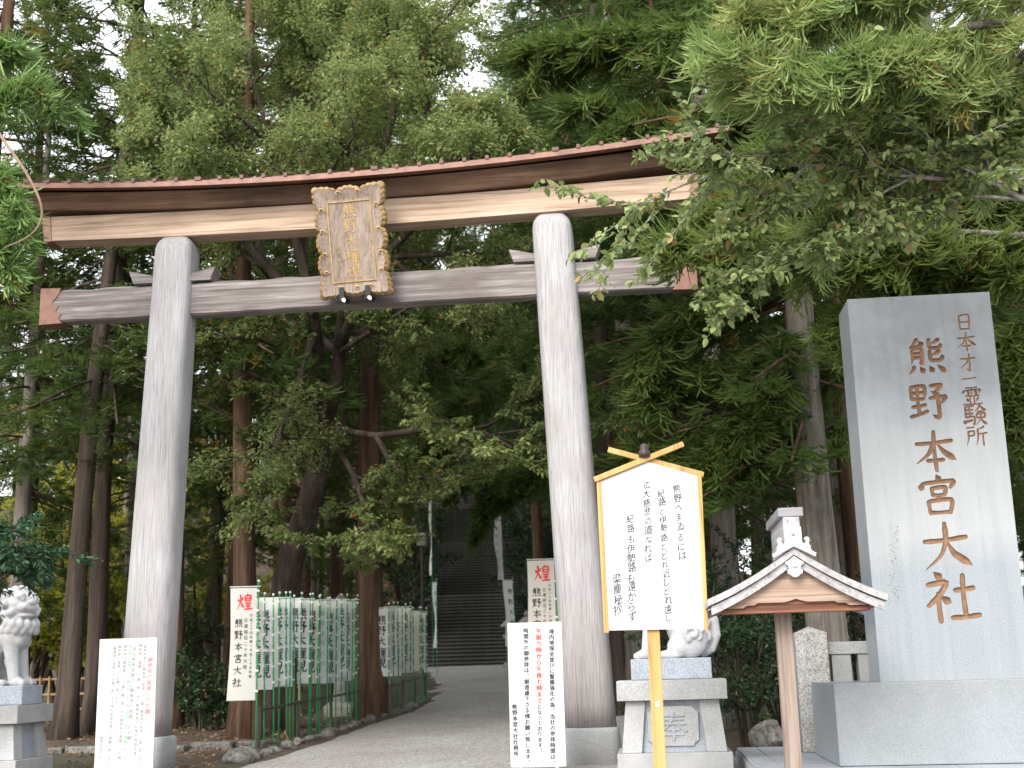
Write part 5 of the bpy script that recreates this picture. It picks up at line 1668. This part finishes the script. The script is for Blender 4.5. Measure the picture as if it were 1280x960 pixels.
crown_obj('crown', leafy(tw, rng, 225, .078, .72, .12, .5, .010, jit=.075), M['broad'], tree)
crown_obj('low_branches', leafy(tw_low, rng, 150, .095, .60, .14, .5, .02), M['broad'], tree)

# smaller broad-leaved trees, shrubs and far yellow foliage
def blob_tree(name, label, cat, base, stems, mat, barkm, levels, kids, ratio, flat, per_m, L, tint, seed, group=None, r0=.06, droop=.4, wr=.46, red=.01):
    global rng
    rng = np.random.default_rng(seed)
    t = thing(name, label, cat, tuple(base), 0, group)
    g = Geo(); tws = []
    for c in stems:
        p = smooth_path(c, 8)
        grow(p, list(np.linspace(r0, r0 * .3, 8)), rng, levels, kids, ratio, flat, g, tws)
    stuff(obj('stems', g, M[barkm], t, smooth=True, world=True))
    crown_obj('foliage', leafy(tws, rng, per_m, L, tint, .13, droop, red, wr), M[mat], t)
    return t
def stem_fan(base, n, h, spread, seed, lean=(0, 0)):
    r = random.Random(seed); out = []
    for i in range(n):
        a = 2 * PI * i / n + r.uniform(-.4, .4); k = spread * r.uniform(.4, 1)
        b = np.array(base)
        hh = h * r.uniform(.6, 1)
        out.append([b + np.array([.05 * math.cos(a), .05 * math.sin(a), 0]), b + np.array([k * .4 * math.cos(a) + lean[0] * .4, k * .4 * math.sin(a) + lean[1] * .4, hh * .55]), b + np.array([k * math.cos(a) + lean[0], k * math.sin(a) + lean[1], hh])])
    return out
def on_g(u, Y, dz=-.05):
    p = at(u, 850, Y); return np.array((p.x, Y, gz(p.x, Y) + dz))
# understorey tree on the left, second dark stem behind the gate opening
b = on_g(312, 25.5)
blob_tree('understorey_tree', 'dark-stemmed leaning understorey tree left of the gate opening', 'tree', b, [[b, V3(312, 700, 25.4), V3(292, 520, 25.0), V3(270, 430, 24.4)], [V3(305, 640, 25.3), V3(330, 540, 25.0), V3(360, 470, 24.6)], [V3(308, 670, 25.3), V3(260, 600, 24.6), V3(225, 560, 24.0)], [V3(310, 690, 25.3), V3(350, 640, 24.4), V3(390, 620, 24.0)], [V3(298, 560, 25.1), V3(240, 500, 24.6), V3(150, 480, 24.0)]], 'broad', 'bark_dark', 3, 5, .42, .5, 120, .085, .42, 41, r0=.09)
# yellow-green trees in the open at far left, sunlight painted into their leaf colour
for i, (u, Y, h, sp, lab) in enumerate(((78, 27, 4.6, 2.2, 'bright yellow-green tree glowing behind the left guardian lion'), (142, 31, 4.8, 2.2, 'yellow-green tree between the left trunks, farther back'), (10, 33, 6.0, 2.8, 'pale yellow-green tree at the far left edge'), (245, 30, 3.2, 1.6, 'low yellow-green tree between left pillar and bamboo fence'), (98, 25.2, 2.4, 1.3, 'low yellow-green bush right behind the bamboo fence by the left lion'), (40, 25.6, 2.8, 1.5, 'broad yellow-green bush behind the bamboo fence at the left edge'), (140, 26, 2.2, 1.1, 'small yellow-green bush between the two near left trunks'))):
    b = on_g(u, Y)
    blob_tree('yellow_green_tree', lab, 'tree', b, stem_fan(b, 6, h, sp, i), 'yellow', 'bark_dark', 3, 4, .45, .6, 85, .12, .6, 50 + i, 'yellow-green trees in the open at left', r0=.07, red=0)
# dark evergreen shrubs on the right, behind the pedestal
for i, (u, Y, h, sp, lab) in enumerate(((930, 16.6, 1.7, .9, 'dense dark evergreen shrub between pedestal and roofed post'), (885, 18.2, 1.9, .9, 'dark evergreen shrub just behind the right guardian lion'), (975, 18.0, 2.0, 1.0, 'dark evergreen shrub behind the stone post'), (1030, 19.5, 1.6, 1.0, 'dark evergreen shrub behind the grey cedar'), (250, 21.0, .9, .6, 'small dark shrub beside the left gate pillar'), (232, 22.5, 1.6, .6, 'leafy green shrub behind the left gate pillar'))):
    b = on_g(u, Y)
    blob_tree('evergreen_shrub', lab, 'shrub', b, stem_fan(b, 9, h, sp, 20 + i), 'shrub', 'bark_dark', 2, 5, .45, .8, 85, .075, .5, 60 + i, None, r0=.025, red=.004)
# thickets closing the head of the stairs
for i, (dx, dy, h, sp) in enumerate(((0.0, 2.0, 5.5, 2.6), (-3.2, 1.0, 6.0, 2.4), (3.2, 1.0, 6.0, 2.4))):
    b = np.array((-9.34 + dx, 71.0 + dy, 9.9))
    blob_tree('evergreen_thicket', ('dark thicket at the very head of the stairs', 'dark thicket at the left of the stair head', 'dark thicket at the right of the stair head')[i], 'shrub', b, stem_fan(b, 10, h, sp, 70 + i), 'shrub', 'bark_dark', 2, 6, .45, .8, 40, .16, .5, 160 + i, None, r0=.05, red=.0)
# dark undergrowth along both flanks of the stairs
for i, (dx, d, h, sp) in enumerate(((-3.1, 2.0, 3.2, 1.3), (3.0, 1.5, 3.2, 1.3), (-3.1, 7.0, 3.6, 1.5), (3.1, 6.5, 3.6, 1.5), (-3.2, 12.5, 4.0, 1.6), (3.2, 12.0, 4.0, 1.6))):
    q = STAIR_C + STAIR_R * dx + STAIR_D * d
    b = np.array((q.x, q.y, ground_z(q.x, q.y)))
    blob_tree('evergreen_bush', ORD[i // 2] + ' dark bush up the ' + ('left' if dx < 0 else 'right') + ' flank of the stone stairs', 'shrub', b, stem_fan(b, 9, h, sp, 170 + i), 'shrub', 'bark_dark', 2, 6, .45, .8, 45, .14, .5, 260 + i, 'bushes flanking the stairs', r0=.04, red=.0)
# shrub hanging over the left guardian lion
b = np.array((-7.7, 12.6, gz(-7.7, 12.6) - .05))
blob_tree('overhanging_shrub', 'dark blue-green shrub hanging over the left guardian lion', 'shrub', b, [[b, b + np.array([-.2, 0, 1.5]), V3(-40, 690, 12.7), V3(0, 690, 12.8)], [b + np.array([-.1, 0, 1.2]), V3(-60, 720, 12.9), V3(-20, 712, 12.9), V3(8, 716, 12.9)], [b + np.array([-.2, 0, 1.6]), V3(-60, 672, 12.9), V3(-10, 670, 13.0)]], 'shrub_blue', 'bark_dark', 2, 7, .24, .55, 190, .085, .5, 81, None, .025, .35, .36, .006)

# ---- near branches reaching in from the right: a cedar and a cherry standing outside the picture
def near_cedar(label, base, H, trunk_top, boughs, seed, d0, dens, mat='cedar_near', tint=.55, L=.24, w=.006, k=23, bend_up=.38, bark='bark_red'):
    rng = np.random.default_rng(seed); pr = random.Random(seed)
    t = thing('cedar_tree', label, 'tree', tuple(base))
    pts = [(base[0] + .03 * math.sin(i), base[1], base[2] - .3 + (H + .3) * i / 12) for i in range(13)]
    obj('trunk', Geo().tube(pts, [d0 / 2 * (1 - .9 * i / 12) * (1.4 if i == 0 else 1) for i in range(13)], 12, wob=.05, rng=pr), M[bark], t, smooth=True, world=True)
    P, D, T = [], [], []
    for ctrl, wid in boughs:
        pth = np.array(smooth_path(ctrl, 24))
        obj('bough', Geo().tube([tuple(p) for p in pth], list(np.linspace(.045, .008, 24)), 6, cap=False), M['bark_pale'], t, smooth=True, world=True)
        Lb = np.linalg.norm(np.diff(pth, axis=0), axis=1).sum()
        nside = int(Lb * dens)
        G = Geo()
        for s in range(nside):
            f = rng.uniform(.1, 1.0) * 22.99; i = int(f); p = pth[i] * (1 - f + i) + pth[i + 1] * (f - i)
            d = unit(pth[i + 1] - pth[i])
            lat = unit(np.cross(d, np.array([0, 0, 1.0]))) * rng.choice([-1, 1])
            Lt = wid * rng.uniform(.4, 1.1)
            nd = unit(d * .6 + lat * rng.uniform(.3, 1.0) + np.array([0, 0, rng.uniform(-.8, .05)]))
            m = int(5 + Lt * 9)
            tt = np.linspace(.1, 1, m)
            q = p + nd * (Lt * tt)[:, None] + np.array([0, 0, -.30]) * (Lt * tt ** 2)[:, None]
            G.tube([tuple(p), tuple(q[m // 2]), tuple(q[-1])], [.007, .005, .003], 4, cap=False)
            P.append(q); D.append(unit(nd * .75 + np.array([0, 0, -.45]) + np.cross(nd, np.array([0, 0, 1.0])) * (rng.choice([-1, 1], m) * .55)[:, None])); T.append(np.full(m, tint + rng.normal() * .10) + .1 * tt)
        stuff(obj('twigs', G, M['twig'], t, world=True))
    P = np.concatenate(P); D = np.concatenate(D); T = np.concatenate(T)
    cr = sprays(P, D, rng, k, L, w, T, .30, bend_up, .012)
    crown_obj('foliage', cr, M[mat], t)
    return t
base = np.array((6.6, 10.5, gz(6.6, 10.5)))
near_cedar('near cedar reaching its bright boughs in from the upper right', base, 15, 0, [
    ([(6.5, 10.4, 6.2), V3(1290, 30, 9.6), V3(1130, 60, 9.2), V3(1000, 80, 9.0), V3(905, 70, 8.9)], .42),
    ([(6.5, 10.4, 6.6), V3(1270, -30, 9.6), V3(1080, -20, 9.2), V3(930, 10, 9.0)], .45),
    ([(6.5, 10.4, 5.9), V3(1290, 90, 9.8), V3(1180, 110, 9.6), V3(1080, 130, 9.5)], .42),
    ([(6.5, 10.4, 7.2), V3(1290, -90, 10), V3(1150, -60, 10), V3(1020, -30, 10)], .5),
    ([V3(1180, 110, 9.6), V3(1120, 180, 9.8), V3(1050, 260, 10.2), V3(1030, 290, 10.3)], .25),
    ([V3(1290, 60, 9.8), V3(1230, 120, 10.2), V3(1210, 200, 10.6)], .40),
], 5, .5, 13, tint=.66)
base = np.array((5.9, 14.2, gz(5.9, 14.2)))
near_cedar('cedar at the right edge whose lower boughs hang around the monument top', base, 17, 0, [
    ([(5.8, 14.1, 6.0), V3(1190, 290, 13.5), V3(1080, 300, 13.3), V3(960, 290, 13.2), V3(830, 300, 13.1)], .55),
    ([(5.8, 14.1, 5.6), V3(1230, 330, 13.8), V3(1130, 350, 13.8), V3(1050, 400, 13.9)], .5),
    ([(5.8, 14.1, 5.2), V3(1290, 400, 13.9), V3(1260, 450, 13.8), V3(1255, 520, 13.7)], .5),
    ([(5.8, 14.1, 6.4), V3(1190, 240, 13.9), V3(1000, 230, 13.9), V3(880, 260, 13.8)], .5),
    ([(5.8, 14.1, 7.0), V3(1240, 190, 14.1), V3(1100, 180, 14.2), V3(960, 190, 14.2)], .6),
], 6, .45, 16, 'cedar', .52, .30, .011, 14)
# a cedar behind the gate's right end whose sprays hang by the tie beam and over the board
base = np.array((3.3, 17.6, gz(3.3, 17.6)))
near_cedar('cedar behind the gate end with sprays hanging over the poem board', base, 18, 0, [
    ([(3.3, 17.5, 7.0), V3(960, 330, 16.8), V3(860, 380, 16.4), V3(800, 440, 16.2)], .55),
    ([(3.3, 17.5, 6.2), V3(990, 420, 16.8), V3(900, 460, 16.5), V3(820, 480, 16.3)], .55),
    ([(3.3, 17.5, 5.6), V3(1000, 470, 16.8), V3(940, 510, 16.5), V3(900, 560, 16.3)], .5),
    ([(3.3, 17.5, 5.0), V3(960, 560, 16.8), V3(880, 570, 16.6), V3(800, 560, 16.6)], .5),
    ([(3.3, 17.5, 8.0), V3(980, 250, 17), V3(880, 300, 16.8), V3(790, 320, 16.6)], .6),
    ([(3.3, 17.5, 9.5), V3(960, 120, 17.2), V3(840, 150, 17.2), V3(740, 130, 17.4)], .7),
    ([(3.3, 17.5, 10.8), V3(930, 20, 17.2), V3(800, 40, 17.4), V3(660, 60, 17.8)], .7),
    ([(3.3, 17.5, 8.8), V3(930, 180, 17.2), V3(840, 200, 17.4), V3(700, 180, 17.8)], .7),
], 7, .45, 15, 'cedar', .40, .32, .0125, 14, .22)
# a cedar by the path whose boughs droop over the stairs
base = np.array((-1.2, 33.0, gz(-1.2, 33.0)))
near_cedar('cedar by the right of the path drooping over the stairs', base, 20, 0, [
    ([(-1.2, 33, 8.5), V3(660, 540, 33), V3(610, 560, 33), V3(560, 610, 33)], .9),
    ([(-1.2, 33, 7.8), V3(670, 590, 33), V3(630, 600, 33), V3(600, 640, 33)], .8),
    ([(-1.2, 33, 9.5), V3(650, 480, 33), V3(580, 500, 33), V3(530, 560, 33)], 1.0),
    ([(-1.2, 33, 10.5), V3(640, 430, 33), V3(570, 430, 33), V3(520, 480, 33)], 1.0),
], 17, .5, 9, 'cedar', .40, .40, .016, 14, .2)
# left edge: cedar with a bent bare twig
base = np.array((-8.3, 12.2, gz(-8.3, 12.2)))
tl = near_cedar('cedar at the left edge with yellowing sprays beside the gate roof end', base, 14, 0, [
    ([(-8.3, 12.1, 7.0), V3(-40, 200, 12.0), V3(10, 230, 11.9), V3(25, 290, 11.8)], .22),
    ([(-8.3, 12.1, 8.2), V3(-30, 120, 12.4), V3(40, 110, 12.6), V3(90, 130, 12.8)], .26),
    ([(-8.3, 12.1, 7.6), V3(-60, 260, 12.2), V3(0, 300, 12.0), V3(10, 330, 12.0)], .25),
    ([(-8.3, 12.1, 8.8), V3(-60, 40, 12.6), V3(-10, 50, 12.8), V3(30, 60, 13.0)], .25),
], 8, .35, 15, 'cedar_near', .50, .26, .010, 14)
tp = smooth_path([V3(-20, 140, 11.6), V3(8, 180, 11.5), V3(35, 220, 11.4), V3(51, 255, 11.4), V3(50, 278, 11.4), V3(35, 296, 11.4), V3(5, 310, 11.4)], 24)
obj('bent_twig', Geo().tube([tuple(p) for p in tp], list(np.linspace(.019, .006, 24)), 7), M['twig'], tl, smooth=True, world=True)
# thinner cedars behind the left half of the gate, standing open against the sky
for u, Y, k, lab in ((30, 24, 1, 'cedar with open dark crown at the upper left corner'), (15, 21, 2.7, 'low-branched cedar behind the left guardian lion'), (160, 25, 2.6, 'low-branched cedar just left of the left gate pillar'), (-60, 22, 3, 'cedar crown cut by the left edge of the picture'), (738, 36, 3, 'tall dark cedar behind the name plaque to the right of the light green tree'), (800, 26, 2, 'tall dark cedar behind the right half of the lintel'), (720, 29, 3, 'tall cedar above the right gate pillar')):
    copy_tree(kinds[int(k)], gp(u, Y), (u * .7) % 6.28, 1.0 if k == int(k) else k - int(k), lab, None)

# the cherry: pale branches and single leaves in front of the gate's right end
rng = np.random.default_rng(91)
base = np.array((6.3, 9.6, gz(6.3, 9.6)))
ch = thing('cherry_tree', 'cherry branch with pale bark and round green leaves before the gate end', 'tree', tuple(base))
cg_ = Geo(); cg_.tube([tuple(p) for p in smooth_path([base + np.array([0, 0, -.2]), base + np.array([.05, 0, 1.8]), np.array((5.8, 9.8, 3.8)), np.array((4.9, 10.0, 4.6))], 12)], list(np.linspace(.15, .05, 12)), 10, wob=.04, rng=random.Random(2))
obj('trunk', cg_, M['bark_pale'], ch, smooth=True, world=True)
LG = Geo(); tws = []
st0 = np.array((4.9, 10.0, 4.6))
LIM = [
 ([st0, V3(1285, 250, 10.0), V3(1240, 225, 9.9), V3(1140, 222, 9.8), V3(1010, 205, 9.7), V3(900, 215, 9.7), V3(800, 255, 9.7)], .032, .006),
 ([st0, V3(1290, 240, 10.0), V3(1200, 180, 9.9), V3(1120, 180, 9.8), V3(1020, 185, 9.6), V3(900, 200, 9.5)], .025, .006),
 ([V3(1140, 222, 9.8), V3(1090, 250, 9.8), V3(1060, 290, 9.8), V3(1010, 310, 9.8)], .014, .004),
 ([V3(1285, 250, 10.0), V3(1200, 245, 10.0), V3(1130, 260, 10.0), V3(1060, 300, 10.0)], .018, .004),
 ([V3(1240, 225, 9.9), V3(1230, 170, 9.9), V3(1250, 130, 9.9), V3(1270, 110, 9.9)], .018, .005),
 ([V3(1010, 205, 9.7), V3(960, 260, 9.7), V3(900, 300, 9.7)], .012, .004),
 ([V3(1060, 290, 9.8), V3(980, 320, 9.8), V3(910, 360, 9.8), V3(900, 385, 9.8)], .009, .003),
 ([V3(1285, 250, 10.0), V3(1260, 190, 9.8), V3(1275, 150, 9.7)], .014, .004),
]
for c, a, b2 in LIM:
    p = smooth_path(c, 12)
    grow(p, list(np.linspace(a, b2, 12)), rng, 1, 44, .20, .5, LG, tws, .22)
br = obj('branches', LG, M['bark_white'], ch, smooth=True, world=True); stuff(br)
data = leafy(tws, rng, 80, .085, .58, .16, .55, .015, .62, .12, False)
P_, d_, up_, L_ = data[3]
print('cherry leaves', len(P_))
# the leaves that show largest are single objects, the rest one mass
du = np.array([c_f.x, c_f.y, c_f.z]); dr = np.array([c_r.x, c_r.y, c_r.z]); duu = np.array([c_u.x, c_u.y, c_u.z])
rel = P_ - np.array(CAM_LOC); dep = rel @ du
inside = (np.abs(rel @ dr / dep) < .40) & (np.abs(rel @ duu / dep) < .30)
score = L_ * np.abs(np.einsum('ij,ij->i', up_, unit(rel))) * inside
pick = set(np.argsort(-score)[:300].tolist())
keep = np.array([i not in pick for i in range(len(P_))])
Vr = data[0].reshape(-1, 6, 3)[keep].reshape(-1, 3); nk = int(keep.sum())
f4 = np.array([(0, 2, 1), (0, 3, 2), (0, 4, 3), (0, 5, 4)])
crown_obj('foliage', (Vr, (np.arange(nk)[:, None, None] * 6 + f4[None]).reshape(-1, 3), data[2].reshape(-1, 6)[keep].reshape(-1)), M['cherry'], ch)
wr = .62
lv = np.array([(0, 0, 0), (.30, wr * .44, .07), (.66, wr * .36, .05), (1, 0, -.10), (.66, -wr * .36, .05), (.30, -wr * .44, .07)])
leaf_me = []
for tv in (.25, .38, .45, .52, .60, .70, .85, .98):
    leaf_me.append(np_mesh('leaf', lv, f4, M['cherry'], np.full(6, tv)))
tints = data[2].reshape(-1, 6)[:, 0]
for i in sorted(pick):
    k = int(np.argmin(np.abs(np.array((.25, .38, .45, .52, .60, .70, .85, .98)) - tints[i])))
    o = bpy.data.objects.new('leaf', leaf_me[k]); link(o, ch)
    d, u_ = Vector(d_[i]), Vector(up_[i]); s_ = u_.cross(d)
    o.matrix_basis = Matrix.Translation(Vector(P_[i]) - ch.location) @ Matrix((d, s_, u_)).transposed().to_4x4() @ Matrix.Scale(float(L_[i]), 4)
# dry leaves on the soil at the left
rng = np.random.default_rng(5)
n = 5000
lx_ = rng.uniform(-16, -5.2, n); ly_ = rng.uniform(13, 26, n)
lp_ = np.stack([lx_, ly_, np.array([gz(a, b) for a, b in zip(lx_, ly_)]) + .03], 1)
ldat = leaves(lp_, rng.normal(size=(n, 3)) * np.array([1, 1, .1]), .075, rng, rng.uniform(.9, 1.0, n), 0.0, .5, True)
o = bpy.data.objects.new('fallen_leaves', np_mesh('fallen_leaves', ldat[0], ldat[1], M['litter'], ldat[2])); link(o); stuff(o)
tag(o, 'dry brown leaves littering the soil at the left of the path', 'leaves')
print('objects', len(bpy.data.objects), 'tris', sum(len(m.polygons) for m in bpy.data.meshes))
